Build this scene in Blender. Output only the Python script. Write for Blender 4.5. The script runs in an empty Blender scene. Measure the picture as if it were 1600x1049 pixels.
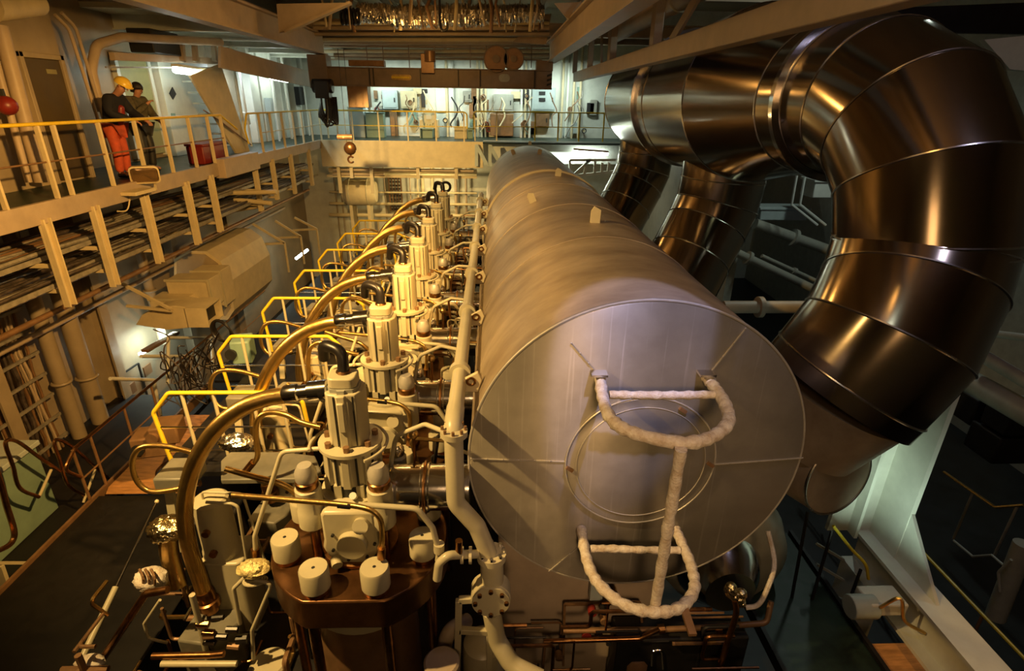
import bpy, math, random
from mathutils import Vector, Matrix, Quaternion
random.seed(7)
C = bpy.context.scene.collection
PI = math.pi
H = 7.6                      # eye height of the camera above the bottom floor
# ---------------------------------------------------------------- camera
F, PITCH, YAW, ROLL = 862.0, math.radians(23.0), math.radians(2.2), math.radians(0.85)
def _dir(x, u):
    x, u = x*math.cos(ROLL)-u*math.sin(ROLL), x*math.sin(ROLL)+u*math.cos(ROLL)
    d = Vector((x, math.cos(PITCH)+u*math.sin(PITCH), -math.sin(PITCH)+u*math.cos(PITCH)))
    c, s = math.cos(YAW), math.sin(YAW)
    return Vector((d.x*c+d.y*s, -d.x*s+d.y*c, d.z))
def ray(px, py): return _dir((px-800)/F, (524.5-py)/F)
def aX(px, py, X): d = ray(px, py); return d*(X/d.x)
def aY(px, py, Y): d = ray(px, py); return d*(Y/d.y)
def aZ(px, py, Z): d = ray(px, py); return d*(Z/d.z)
cam = bpy.data.cameras.new('camera'); co = bpy.data.objects.new('camera', cam); C.objects.link(co)
fw = _dir(0, 0); rt = (_dir(1, 0)-fw).normalized(); up = (_dir(0, 1)-fw).normalized()
M = Matrix((rt, up, -fw)).transposed().to_4x4(); M.translation = Vector((0, 0, H))
co.matrix_world = M
cam.sensor_width = 36; cam.lens = 36*F/1600; cam.clip_start = .05
bpy.context.scene.camera = co
sc = bpy.context.scene
sc.view_settings.view_transform = 'Standard'; sc.view_settings.look = 'None'
sc.view_settings.gamma = 1; sc.view_settings.use_curve_mapping = False
sc.cycles.max_bounces = 8; sc.cycles.diffuse_bounces = 3; sc.cycles.glossy_bounces = 4
sc.cycles.sample_clamp_indirect = 4; sc.cycles.use_denoising = True
sc.cycles.caustics_reflective = False

# ---------------------------------------------------------------- materials
def mat(name, col, rough=.5, metal=0, noise=.12, scale=6, bump=0, bscale=40, emit=None, estr=0, stretch=None, col2=None, aniso=0, coat=0):
    m = bpy.data.materials.new(name); m.use_nodes = True
    nt = m.node_tree; N = nt.nodes; L = nt.links
    b = N['Principled BSDF']
    b.inputs['Roughness'].default_value = rough; b.inputs['Metallic'].default_value = metal
    if coat: b.inputs['Coat Weight'].default_value = coat; b.inputs['Coat Roughness'].default_value = .15
    tc = N.new('ShaderNodeTexCoord'); mp = N.new('ShaderNodeMapping')
    L.new(tc.outputs['Object'], mp.inputs['Vector'])
    if stretch: mp.inputs['Scale'].default_value = stretch
    n = N.new('ShaderNodeTexNoise'); n.inputs['Scale'].default_value = scale; n.inputs['Detail'].default_value = 6
    n.inputs['Roughness'].default_value = .65
    L.new(mp.outputs['Vector'], n.inputs['Vector'])
    r = N.new('ShaderNodeValToRGB'); r.color_ramp.elements[0].position = .32; r.color_ramp.elements[1].position = .68
    c2 = col2 or tuple(c*(1-2*noise) for c in col)
    r.color_ramp.elements[0].color = (*c2, 1); r.color_ramp.elements[1].color = (*[min(1, c*(1+noise*.5)) for c in col], 1)
    L.new(n.outputs['Fac'], r.inputs['Fac']); L.new(r.outputs['Color'], b.inputs['Base Color'])
    mr = N.new('ShaderNodeMapRange'); mr.inputs['To Min'].default_value = max(.02, rough*.8); mr.inputs['To Max'].default_value = min(1, rough*1.25)
    L.new(n.outputs['Fac'], mr.inputs['Value']); L.new(mr.outputs['Result'], b.inputs['Roughness'])
    if bump:
        n2 = N.new('ShaderNodeTexNoise'); n2.inputs['Scale'].default_value = bscale; n2.inputs['Detail'].default_value = 3
        L.new(mp.outputs['Vector'], n2.inputs['Vector'])
        bp = N.new('ShaderNodeBump'); bp.inputs['Strength'].default_value = bump; bp.inputs['Distance'].default_value = .02
        L.new(n2.outputs['Fac'], bp.inputs['Height']); L.new(bp.outputs['Normal'], b.inputs['Normal'])
    if emit:
        b.inputs['Emission Color'].default_value = (*emit, 1); b.inputs['Emission Strength'].default_value = estr
    return m
def braid(name, col, freq):
    m = mat(name, col, .32, 1, .1)
    nt = m.node_tree; N = nt.nodes; L = nt.links
    tc = N.new('ShaderNodeTexCoord'); w = N.new('ShaderNodeTexWave'); w.inputs['Scale'].default_value = freq; w.inputs['Distortion'].default_value = 1.5
    L.new(tc.outputs['Object'], w.inputs['Vector'])
    bp = N.new('ShaderNodeBump'); bp.inputs['Strength'].default_value = .35; bp.inputs['Distance'].default_value = .01
    L.new(w.outputs['Fac'], bp.inputs['Height']); L.new(bp.outputs['Normal'], N['Principled BSDF'].inputs['Normal'])
    return m
W = {}
W['beige'] = mat('beige_paint', (.54, .49, .33), .32, 0, .06, 3)
W['grey'] = mat('grey_paint', (.34, .34, .29), .4, 0, .1, 4)
W['cream'] = mat('cream_paint', (.68, .58, .36), .5, 0, .08, 3)
W['white'] = mat('white_paint', (.74, .75, .68), .45, 0, .06, 3)
W['wall'] = mat('wall_paint', (.38, .31, .21), .5, 0, .1, 1.5)
W['wallwhite'] = mat('bulkhead_paint', (.70, .72, .64), .45, 0, .08, 2)
W['deckside'] = mat('deck_edge_paint', (.46, .37, .28), .5, 0, .1, 2)
W['girder'] = mat('girder_paint', (.48, .38, .27), .5, 0, .1, 2)
W['green'] = mat('green_deck_paint', (.010, .028, .018), .4, 0, .2, 3)
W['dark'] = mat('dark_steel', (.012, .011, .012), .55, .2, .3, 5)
W['floor'] = mat('bilge_floor', (.02, .022, .024), .5, 0, .3, 2)
W['yellow'] = mat('yellow_paint', (.80, .58, .03), .35, 0, .08, 8)
W['alu'] = None
W['steel'] = mat('polished_cladding', (.36, .30, .235), .16, 1, .05, 1.2, .03, 2.2)
W['steel2'] = mat('seam_steel', (.60, .57, .52), .25, 1, .1, 8)
W['chrome'] = mat('chrome_pipe', (.7, .68, .66), .15, 1, .05, 5, .05, 12)
W['bronze'] = mat('oiled_bronze', (.16, .075, .03), .3, .75, .2, 5, .03, 30)
W['copper'] = mat('copper_steel', (.40, .20, .08), .3, 1, .2, 9)
W['gold'] = braid('braided_steel', (.80, .54, .19), 60)
W['brass'] = mat('brass_pipe', (.62, .42, .16), .3, 1, .15, 12)
W['rubber'] = mat('black_rubber', (.012, .010, .010), .35, 0, .1, 9)
W['lag'] = mat('white_lagging', (.72, .68, .62), .7, 0, .18, 14, .5, 45, col2=(.50, .40, .30))
W['foil'] = mat('crumpled_foil', (.8, .68, .4), .22, 1, .1, 9, 1.0, 28)
W['silverfoil'] = mat('silver_foil', (.75, .72, .66), .22, 1, .1, 9, 1.0, 16)
W['red'] = mat('red_paint', (.22, .02, .015), .4, 0, .1, 6)
W['doorbrown'] = mat('door_brown', (.085, .060, .022), .45, 0, .15, 2)
W['doorgreen'] = mat('door_olive', (.30, .28, .12), .45, 0, .1, 2)
W['cabinet'] = mat('cabinet_green', (.22, .34, .28), .45, 0, .08, 3)
W['bluegrey'] = mat('panel_grey', (.46, .54, .54), .4, 0, .06, 4)
W['cable'] = mat('cable_sheath', (.09, .07, .06), .45, 0, .4, 7)
W['cablegrey'] = mat('cable_grey', (.30, .28, .24), .45, 0, .2, 9)
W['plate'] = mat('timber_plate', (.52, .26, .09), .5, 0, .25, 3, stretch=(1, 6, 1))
W['brownsteel'] = mat('brown_steel', (.28, .16, .08), .4, .3, .15, 5)
W['crane'] = mat('crane_paint', (.24, .18, .14), .5, 0, .12, 3)
W['grating'] = mat('green_grating', (.010, .025, .017), .5, .2, .3, 8)
W['pale_foil'] = mat('yellow_foil', (.80, .66, .30), .45, .3, .2, 14, .8, 40)
W['darkgrey'] = mat('dark_grey_paint', (.20, .19, .15), .45, 0, .15, 4)
W['seam'] = mat('dull_seam', (.55, .52, .46), .4, .35, .08, 6)
W['walk'] = mat('black_walkway', (.006, .005, .004), .6, 0, .2, 6)
W['tube'] = mat('lit_tube', (1, 1, 1), .4, 0, 0, 3, emit=(.86, 1, .9), estr=18)
W['darkblue'] = mat('navy_cloth', (.006, .007, .016), .8, 0, .2, 9)
W['orange'] = mat('orange_cloth', (.55, .09, .035), .8, 0, .15, 9)
W['olive'] = mat('olive_cloth', (.09, .08, .05), .8, 0, .3, 14)
W['skin'] = mat('skin', (.40, .20, .13), .5, 0, .08, 9)
W['hair'] = mat('dark_hair', (.012, .009, .008), .5, 0, .2, 30)
W['helmet'] = mat('yellow_helmet', (.80, .55, .06), .3, 0, .03, 5)
W['glass'] = mat('lamp_glass', (.25, .16, .08), .12, .6, .1, 5)
W['ink'] = mat('dark_ink', (.02, .02, .02), .5, 0, .1, 5)
def alu():
    m = mat('brushed_aluminium', (.42, .385, .32), .42, .6, .08, 2.5)
    nt = m.node_tree; N = nt.nodes; L = nt.links; b = N['Principled BSDF']
    tc = N.new('ShaderNodeTexCoord'); mp = N.new('ShaderNodeMapping'); mp.inputs['Scale'].default_value = (26, 26, .7)
    L.new(tc.outputs['Object'], mp.inputs['Vector'])
    n = N.new('ShaderNodeTexNoise'); n.inputs['Scale'].default_value = 1; n.inputs['Detail'].default_value = 5
    L.new(mp.outputs['Vector'], n.inputs['Vector'])
    r = N.new('ShaderNodeValToRGB'); r.color_ramp.elements[0].position = .60; r.color_ramp.elements[1].position = .78
    r.color_ramp.elements[0].color = (0, 0, 0, 1); r.color_ramp.elements[1].color = (.45, .45, .45, 1)
    L.new(n.outputs['Fac'], r.inputs['Fac'])
    mx = N.new('ShaderNodeMix'); mx.data_type = 'RGBA'
    src = b.inputs['Base Color'].links[0].from_socket
    L.new(r.outputs['Color'], mx.inputs['Factor']); L.new(src, mx.inputs['A']); mx.inputs['B'].default_value = (.78, .74, .68, 1)
    L.new(mx.outputs['Result'], b.inputs['Base Color'])
    b.inputs['Anisotropic'].default_value = .85
    cv_ = N.new('ShaderNodeCombineXYZ'); cv_.inputs[2].default_value = 1; cv_.inputs[0].default_value = .02
    L.new(cv_.outputs[0], b.inputs['Tangent'])
    return m
W['alu'] = alu()
def alu_shell():
    m = mat('aluminium_shell', (.50, .41, .30), .5, .5, .1, 1.1, col2=(.30, .23, .16), stretch=(1, 2.2, 1))
    return m
W['shell'] = alu_shell()

# ---------------------------------------------------------------- mesh builder (coordinates relative to the eye; H is added on build)
def V3(p): return Vector(p)
def fillet(pts, r, n=5):
    pts = [Vector(p) for p in pts]
    out = [pts[0]]
    for i in range(1, len(pts)-1):
        a, b, c = pts[i-1], pts[i], pts[i+1]
        u = (a-b); v = (c-b); lu, lv = u.length, v.length
        if lu < 1e-6 or lv < 1e-6: continue
        u /= lu; v /= lv
        ang = u.angle(v)
        if ang > 3.05 or ang < .1: out.append(b); continue
        d = min(r/math.tan(ang/2), lu*.49, lv*.49)
        p, q = b+u*d, b+v*d
        for k in range(n+1):
            t = k/n
            out.append(p*(1-t)**2 + b*2*t*(1-t) + q*t*t)
    out.append(pts[-1]); return out
def smooth(pts, n=6):
    pts = [Vector(p) for p in pts]; P = [pts[0]*2-pts[1]]+pts+[pts[-1]*2-pts[-2]]; out = []
    for i in range(1, len(P)-2):
        a, b, c, d = P[i-1:i+3]
        for k in range(n):
            t = k/n
            out.append(.5*((2*b)+(c-a)*t+(2*a-5*b+4*c-d)*t*t+(3*b-a-3*c+d)*t**3))
    out.append(pts[-1]); return out
def frame(d, upv=None):
    d = Vector(d).normalized()
    u = Vector(upv) if upv else (Vector((0, 0, 1)) if abs(d.z) < .95 else Vector((0, 1, 0)))
    s = d.cross(u)
    if s.length < 1e-5: s = d.cross(Vector((1, 0, 0)))
    s.normalize(); return d, s, s.cross(d)
class MB:
    def __init__(self): self.v = []; self.f = []
    def add(self, vs, fs):
        b = len(self.v); self.v += [Vector(v) for v in vs]; self.f += [tuple(b+i for i in f) for f in fs]; return self
    def hexa(self, c): return self.add(c, [(0, 3, 2, 1), (4, 5, 6, 7), (0, 1, 5, 4), (1, 2, 6, 5), (2, 3, 7, 6), (3, 0, 4, 7)])
    def box(self, x0, x1, y0, y1, z0, z1):
        x0, x1 = min(x0, x1), max(x0, x1); y0, y1 = min(y0, y1), max(y0, y1); z0, z1 = min(z0, z1), max(z0, z1)
        return self.hexa([(x0, y0, z0), (x1, y0, z0), (x1, y1, z0), (x0, y1, z0), (x0, y0, z1), (x1, y0, z1), (x1, y1, z1), (x0, y1, z1)])
    def obox(self, c, s, rot=(0, 0, 0)):
        from mathutils import Euler
        R = Euler(rot).to_matrix(); c = Vector(c)
        return self.hexa([c+R@Vector((a*s[0]/2, b*s[1]/2, d*s[2]/2)) for d in (-1, 1) for a, b in ((-1, -1), (1, -1), (1, 1), (-1, 1))])
    def beam(self, p0, p1, w, h, upv=None):
        p0, p1 = Vector(p0), Vector(p1); d, s, u = frame(p1-p0, upv)
        c = []
        for p in (p0, p1):
            c += [p-s*w/2-u*h/2, p+s*w/2-u*h/2, p+s*w/2+u*h/2, p-s*w/2+u*h/2]
        return self.add(c, [(3, 2, 1, 0), (4, 5, 6, 7), (0, 1, 5, 4), (1, 2, 6, 5), (2, 3, 7, 6), (3, 0, 4, 7)])
    def ibeam(self, p0, p1, w, h, t=.03, upv=None):
        p0, p1 = Vector(p0), Vector(p1); d, s, u = frame(p1-p0, upv)
        self.beam(p0+u*(h/2-t/2), p1+u*(h/2-t/2), w, t, upv); self.beam(p0-u*(h/2-t/2), p1-u*(h/2-t/2), w, t, upv)
        return self.beam(p0, p1, t, h-2*t, upv)
    def rings(self, rs, cap=True, closed=False):
        n = len(rs[0]); b = len(self.v); fs = []
        for r in rs: self.v += r
        for i in range(len(rs)-1):
            for j in range(n):
                k = (j+1) % n
                fs.append((b+i*n+j, b+i*n+k, b+(i+1)*n+k, b+(i+1)*n+j))
        if cap:
            fs.append(tuple(b+j for j in reversed(range(n)))); fs.append(tuple(b+(len(rs)-1)*n+j for j in range(n)))
        self.f += fs; return self
    def cyl(self, p0, p1, r, r2=None, n=16, cap=True):
        p0, p1 = Vector(p0), Vector(p1); d, s, u = frame(p1-p0); r2 = r if r2 is None else r2
        return self.rings([[p+(s*math.cos(2*PI*k/n)+u*math.sin(2*PI*k/n))*q for k in range(n)] for p, q in ((p0, r), (p1, r2))], cap)
    def tube(self, pts, r, n=8, cap=True):
        pts = [Vector(p) for p in pts]
        rr = r if isinstance(r, (list, tuple)) else [r]*len(pts)
        d, s, u = frame(pts[1]-pts[0]); rs = []
        prev = d
        for i, p in enumerate(pts):
            t = (pts[min(i+1, len(pts)-1)]-pts[max(i-1, 0)])
            if t.length < 1e-7: t = prev
            t = t.normalized()
            q = prev.rotation_difference(t); s = q@s; u = q@u; prev = t
            rs.append([p+(s*math.cos(2*PI*k/n)+u*math.sin(2*PI*k/n))*rr[i] for k in range(n)])
        return self.rings(rs, cap)
    def lathe(self, prof, c, ax=(0, 0, 1), n=24, cap=True):
        d, s, u = frame(ax); c = Vector(c)
        return self.rings([[c+d*z+(s*math.cos(2*PI*k/n)+u*math.sin(2*PI*k/n))*max(r, 1e-4) for k in range(n)] for r, z in prof], cap)
    def torus(self, c, ax, R, r, n=32, m=8, a0=0, a1=2*PI):
        d, s, u = frame(ax); c = Vector(c); full = abs(a1-a0) > 6.28
        pts = [c+(s*math.cos(a0+(a1-a0)*k/n)+u*math.sin(a0+(a1-a0)*k/n))*R for k in range(n+1)]
        return self.tube(pts, r, m, not full)
    def sph(self, c, r, n=14, m=9, sc=(1, 1, 1)):
        c = Vector(c)
        return self.rings([[c+Vector((math.cos(2*PI*k/n)*math.sin(PI*(i+.02)/(m+.04))*r*sc[0], math.sin(2*PI*k/n)*math.sin(PI*(i+.02)/(m+.04))*r*sc[1], -math.cos(PI*(i+.02)/(m+.04))*r*sc[2])) for k in range(n)] for i in range(m+1)])
    def prism(self, poly, d):            # closed 3-D polygon swept by vector d
        p = [Vector(q) for q in poly]; d = Vector(d)
        return self.rings([p, [q+d for q in p]])
    def bolts(self, c, ax, R, n, r, h, a0=0):
        d, s, u = frame(ax); c = Vector(c)
        for k in range(n):
            a = a0+2*PI*k/n; p = c+(s*math.cos(a)+u*math.sin(a))*R
            self.cyl(p-d*h*.3, p+d*h, r, n=6)
        return self
    def build(self, name, m, parent=None, bevel=0, ang=38):
        me = bpy.data.meshes.new(name)
        org = Vector((0, 0, 0)); q = parent
        while q is not None: org += q.location; q = q.parent
        off = Vector((0, 0, H))-org
        me.from_pydata([tuple(v+off) for v in self.v], [], self.f)
        me.materials.append(W[m] if isinstance(m, str) else m)
        import bmesh
        bm = bmesh.new(); bm.from_mesh(me); bmesh.ops.recalc_face_normals(bm, faces=bm.faces); bm.to_mesh(me); bm.free()
        me.shade_smooth(); me.set_sharp_from_angle(angle=math.radians(ang))
        o = bpy.data.objects.new(name, me); C.objects.link(o)
        if parent is not None: o.parent = parent
        if bevel:
            b = o.modifiers.new('bevel', 'BEVEL'); b.width = bevel; b.segments = 2; b.limit_method = 'ANGLE'; b.angle_limit = math.radians(40)
        return o
def tag(o, label, cat, group=None):
    o['label'] = label; o['category'] = cat
    if group: o['group'] = group
    return o
def thing(name, label, cat, loc, group=None):
    o = bpy.data.objects.new(name, None); C.objects.link(o); o.empty_display_size = .1
    o.location = Vector(loc)+Vector((0, 0, H)); return tag(o, label, cat, group)
def single(name, label, cat, mb, m, group=None, bevel=0): return tag(mb.build(name, m, None, bevel), label, cat, group)
def struct(name, mb, m, bevel=0, parent=None):
    o = mb.build(name, m, parent, bevel)
    if parent is None: o['kind'] = 'structure'
    return o
def kids(o): return [c for c in ALLK.get(o.name, [])]
def dup(root, off, label, children):
    r = root.copy(); C.objects.link(r); r.location = root.location+Vector(off); r['label'] = label
    for ch in children(root):
        c = ch.copy(); C.objects.link(c); c.parent = r
        for g in children(ch):
            d = g.copy(); C.objects.link(d); d.parent = c
    return r
def rounded(c, w, h, r, n=4):
    """rounded rectangle outline in local 2-D"""
    out = []
    for (sx, sy, a) in ((1, 1, 0), (-1, 1, 90), (-1, -1, 180), (1, -1, 270)):
        for k in range(n+1):
            t = math.radians(a+90*k/n); out.append((c[0]+sx*(w/2-r)+r*math.cos(t), c[1]+sy*(h/2-r)+r*math.sin(t)))
    return out
# ================================================================ the setting
def prX(pts, X, t): return MB().prism([aX(*p, X) for p in pts], (t, 0, 0))
def prY(pts, Y, t): return MB().prism([aY(*p, Y) for p in pts], (0, t, 0))
def rc(x0, y0, x1, y1): return [(x0, y0), (x1, y0), (x1, y1), (x0, y1)]
struct('floor', MB().box(-8.6, 12, -5, 25.2, -7.75, -7.6), 'floor')
struct('wall_left', MB().box(-8.6, -8.25, -5, 25.2, -7.6, 3.4), 'wall')
struct('wall_back', MB().box(-8.25, 12, 24.9, 25.2, -7.6, 3.4), 'wallwhite')
struct('wall_right', MB().box(12, 12.3, -5, 25.2, -7.6, 3.4), 'grey')
struct('wall_front', MB().box(-8.25, 12, -5.3, -5, -7.6, 3.4), 'grey')
struct('ceiling', MB().box(-8.6, 12.3, -5.3, 25.2, 3.4, 3.6), 'girder')
# upper gallery on the left and across the back
struct('floor_gallery', MB().box(-8.25, -6.34, 1, 24.9, -1.46, -1.4), 'green')
struct('trim_1', MB().box(-6.34, -6.26, 1, 13.3, -1.67, -1.385), 'deckside', .008)
struct('trim_2', MB().box(-6.34, -6.1, 13.3, 15.3, -1.72, -1.30), 'deckside', .01)
struct('trim_3', MB().box(-6.34, -6.26, 15.3, 21.5, -1.67, -1.385), 'deckside', .008)
struct('trim_4', MB().box(-8.25, -6.34, 1, 24.9, -1.60, -1.461), 'wall')
struct('floor_gallery_back', MB().box(-6.34, 9, 21.58, 24.9, -1.46, -1.4), 'green')
struct('trim_5', MB().box(-6.3, -.35, 21.5, 21.58, -2.32, -1.385), 'cream', .008)
struct('trim_6', MB().box(-.35, 9, 22.2, 22.28, -2.2, -1.385), 'wallwhite', .008)
struct('trim_10', prX([(345, 72), (485, 112), (485, 136), (345, 106)], -6.15, -.06), 'deckside')
struct('trim_7', MB().box(-6.3, -.6, 22.2, 22.35, -2.60, -2.45).box(-6.3, -.6, 21.9, 22.0, -2.75, -2.66), 'cream')
# casing with the brown door
struct('wall_casing', MB().box(-8.25, -7.45, 4, 10.9, -1.4, 3.4), 'wall')
d1 = struct('door_1', MB().box(-7.46, -7.40, aX(92, 285, -7.4).y, aX(140, 268, -7.4).y, -1.36, aX(45, 90, -7.4).z), 'doorbrown', .01)
fr = MB()
y0, y1, zt = aX(92, 285, -7.4).y, aX(140, 268, -7.4).y, aX(45, 90, -7.4).z
for a, b in ((y0-.08, y0), (y1, y1+.08)): fr.box(-7.47, -7.36, a, b, -1.4, zt+.08)
fr.box(-7.47, -7.36, y0-.08, y1+.08, zt, zt+.08)
struct('door_frame', fr, 'wall', .008, d1)
struct('door_handle', MB().tube(fillet([(-7.40, y1-.15, -.45), (-7.30, y1-.15, -.45), (-7.30, y1-.32, -.45)], .03), .014), 'chrome', 0, d1)
struct('door_plate', MB().box(-7.40, -7.394, y0+.45, y0+.68, zt-.22, zt-.15), 'doorgreen', 0, d1)
# recess behind the two people: olive door, white bulkhead with warning marks
yb0, yb1 = aX(212, 250, -8.2).y, aX(262, 240, -8.2).y
d2 = struct('door_2', MB().box(-8.26, -8.18, yb0+.1, yb1-.1, -1.3, .75), 'doorgreen', .01)
fr = MB()
for a, b in ((yb0, yb0+.12), (yb1-.12, yb1)): fr.box(-8.26, -8.14, a, b, -1.35, .87)
fr.box(-8.26, -8.14, yb0, yb1, .75, .87)
struct('door_frame', fr, 'wallwhite', .01, d2)
struct('wall_recess', MB().box(-8.25, -8.0, yb1+.05, yb1+2.6, -1.4, 2.2), 'wallwhite', .01)
# lower walkway, engine platform
struct('floor_walkway', MB().box(-6.18, -3.9, -1, 7.2, -5.86, -5.8), 'walk')
struct('trim_8', MB().box(-6.22, -6.18, -1, 11, -5.95, -5.74), 'brownsteel')
struct('floor_platform', MB().box(-6.18, -3.9, 11.1, 21, -5.86, -5.8), 'dark')
struct('floor_left', MB().box(-8.25, -6.22, -1, 11, -6.2, -6.1), 'walk')
struct('floor_right', MB().box(3.25, 4.35, -1, 6.2, -5.86, -5.8), 'grating')
struct('trim_9', MB().box(4.35, 4.4, -1, 6.2, -5.9, -5.74).box(3.2, 3.25, -1, 6.2, -5.9, -5.74), 'dark')

# ---------------------------------------------------------------- crane runway girders and bridge crane
g = thing('crane_girder', 'long tan runway girder above the gallery with the two people', 'girder', (-5.3, 10, 1.3))
MB().box(-5.34, -5.28, 1, 19.6, 1.30, 1.80).build('web', 'girder', g)
MB().box(-5.46, -5.16, 1, 19.6, 1.26, 1.30).build('lower_flange', 'girder', g)
MB().box(-5.46, -5.16, 1, 19.6, 1.80, 1.84).build('upper_flange', 'girder', g)
MB().box(-5.35, -5.27, 1, 19.6, 1.84, 1.90).build('crane_rail', 'brownsteel', g)
g = thing('crane_girder', 'short looking tan runway girder running over the big grey cylinder', 'girder', (1.9, 10, 1.3))
MB().box(1.82, 1.88, 1, 19.6, 1.18, 1.70).build('web', 'girder', g)
MB().box(1.70, 2.0, 1, 19.6, 1.14, 1.18).build('lower_flange', 'girder', g)
MB().box(1.70, 2.0, 1, 19.6, 1.70, 1.74).build('upper_flange', 'girder', g)
MB().box(1.81, 1.89, 1, 19.6, 1.74, 1.80).build('crane_rail', 'brownsteel', g)
Yc = 19.0
br = thing('bridge_crane', 'brown overhead travelling crane bridge spanning below the ceiling', 'crane', (-1.8, Yc, .5))
xl, xr = aY(487, 135, Yc).x, aY(862, 135, Yc).x
zb, zt2 = aY(660, 135, Yc).z, aY(660, 108, Yc).z
MB().box(xl, xr, Yc, Yc+.35, zb, zt2).build('main_beam', 'crane', br, .01)
MB().box(xl, xr, Yc-.05, Yc+.4, zb-.03, zb).box(xl, xr, Yc-.05, Yc+.4, zt2, zt2+.03).build('flange', 'crane', br)
st = MB()
for px in (578, 584, 657, 716, 750, 835): 
    x = aY(px, 120, Yc).x; st.box(x-.012, x+.012, Yc-.045, Yc, zb, zt2)
st.build('stiffener', 'ink', br)
pl = MB().prism([Vector((p[0], Yc-.012, p[1])) for p in rounded((aY(627, 121, Yc).x, aY(627, 121, Yc).z), .62, .16, .075)], (0, .012, 0)).build('name_plate', 'brass', br)
MB().box(aY(612, 121, Yc).x, aY(640, 121, Yc).x, Yc-.016, Yc-.012, aY(627, 122.5, Yc).z, aY(627, 119.5, Yc).z).build('lettering_band', 'yellow', pl)
MB().prism([Vector((p[0], Yc-.012, p[1])) for p in rounded((aY(788, 122, Yc).x, aY(788, 122, Yc).z), .34, .22, .1)], (0, .012, 0)).build('maker_plate', 'grey', br)
hz = MB()
xe = xr
for k in range(3):
    z0 = zb+.06+k*.13
    hz.prism([(xe-.16, Yc-.014, z0), (xe-.005, Yc-.014, z0+.05), (xe-.005, Yc-.014, z0+.11), (xe-.16, Yc-.014, z0+.06)], (0, .014, 0))
hz.build('hazard_stripe', 'ink', br)
for px, r in ((775, 17), (802, 14)):
    c = aY(px, 93, Yc+.2); rr = r*c.length/F
    dr = MB().cyl(c-Vector((0, .25, 0)), c+Vector((0, .4, 0)), rr, n=24).build('hoist_drum', 'brownsteel', br)
    MB().torus(c-Vector((0, .25, 0)), (0, 1, 0), rr*.97, .02, 24, 6).cyl(c-Vector((0, .3, 0)), c-Vector((0, .25, 0)), rr*.3).build('drum_rim', 'crane', dr)
m = MB()
for px in (575, 600, 640, 680, 735, 760, 830):
    a = aY(px, 106, Yc+.3); m.cyl(a, a+Vector((0, 0, .62)), .014, n=6)
for z in (.32, .62):
    m.tube([(xl+.6, Yc+.3, zt2+z), (xr-.3, Yc+.3, zt2+z)], .014, 6)
m.build('handrail', 'crane', br)
MB().box(aY(668, 80, Yc).x-.2, aY(668, 80, Yc).x+.2, Yc-.15, Yc+.3, zt2-.12, zt2+.42).cyl(aY(672, 97, Yc-.1), aY(672, 97, Yc-.1)+Vector((0, 0, .3)), .17).build('trolley_motor', 'brownsteel', br, .01)
MB().box(aY(545, 103, Yc).x, aY(600, 98, Yc).x, Yc-.02, Yc+.3, zt2+.05, zt2+.22).build('cable_carrier', 'brownsteel', br)
MB().box(xl-.02, xl+.55, Yc-.1, Yc+.5, zb-.1, zt2+.35).build('end_truck', 'crane', br, .01)
MB().box(xr-.5, xr+.02, Yc-.0, Yc+.5, zt2, zt2+.3).build('end_truck', 'crane', br, .01)
MB().box(aY(543, 150, Yc).x, aY(575, 150, Yc).x, Yc, Yc+.5, aY(560, 168, Yc).z, zb).build('control_cabin', 'brownsteel', br, .01)
# festoon of the crane: heavy black chain hoist
hb = thing('chain_hoist', 'black chain hoist bunched up under the end of the crane bridge', 'hoist', aY(505, 150, 18.6))
c = aY(505, 140, 18.6)
MB().obox(c, (.42, .4, .5)).cyl(c-Vector((.3, 0, -.1)), c+Vector((.3, 0, .1)), .2).build('motor', 'rubber', hb, .02)
for k in range(9):
    w = .06+.028*k
    p = [c+Vector((-w+.02*k, .03*k-.1, -.2)), c+Vector((-w*.9, .03*k-.1, -.55-.03*k)), c+Vector((.02*(k%3), .03*k-.1, -.72-.05*((k*5)%8))), c+Vector((w*.9, .05*k-.1, -.6-.05*k)), c+Vector((w, .05*k-.1, -.2))]
    MB().tube(smooth(p, 5), .026, 6).build('chain_loop', 'rubber', hb)
hk = thing('crane_hook', 'small round crane hook block hanging before the cream gallery edge', 'hook', aY(547, 232, 17.5))
c = aY(547, 232, 17.5)
MB().sph(c, .19, sc=(1, .7, 1)).build('sheave_block', 'bronze', hk)
MB().torus(c-Vector((0, 0, .32)), (0, 1, 0), .09, .03, 20, 6, .6, 5.6).cyl(c-Vector((0, 0, .18)), c-Vector((0, 0, .25)), .03).build('hook', 'bronze', hk)
q = MB()
for s in (-1, 1): q.tube([c+Vector((s*.08, 0, .1)), Vector((c.x+s*.08, 17.5, 1.3))], .008, 5)
q.build('wire_rope', 'ink', hk)
c2 = aY(539, 214, 17.5)
MB().cyl(c2-Vector((.22, 0, 0)), c2+Vector((.22, 0, 0)), .075).build('limit_switch', 'brownsteel', hk)
MB().sph(c2+Vector((-.03, -.08, 0)), .03, 8, 6).build('indicator_lamp', mat('red_glow', (1, .2, .05), .4, 0, 0, 3, emit=(1, .15, .03), estr=6), hk)

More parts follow.
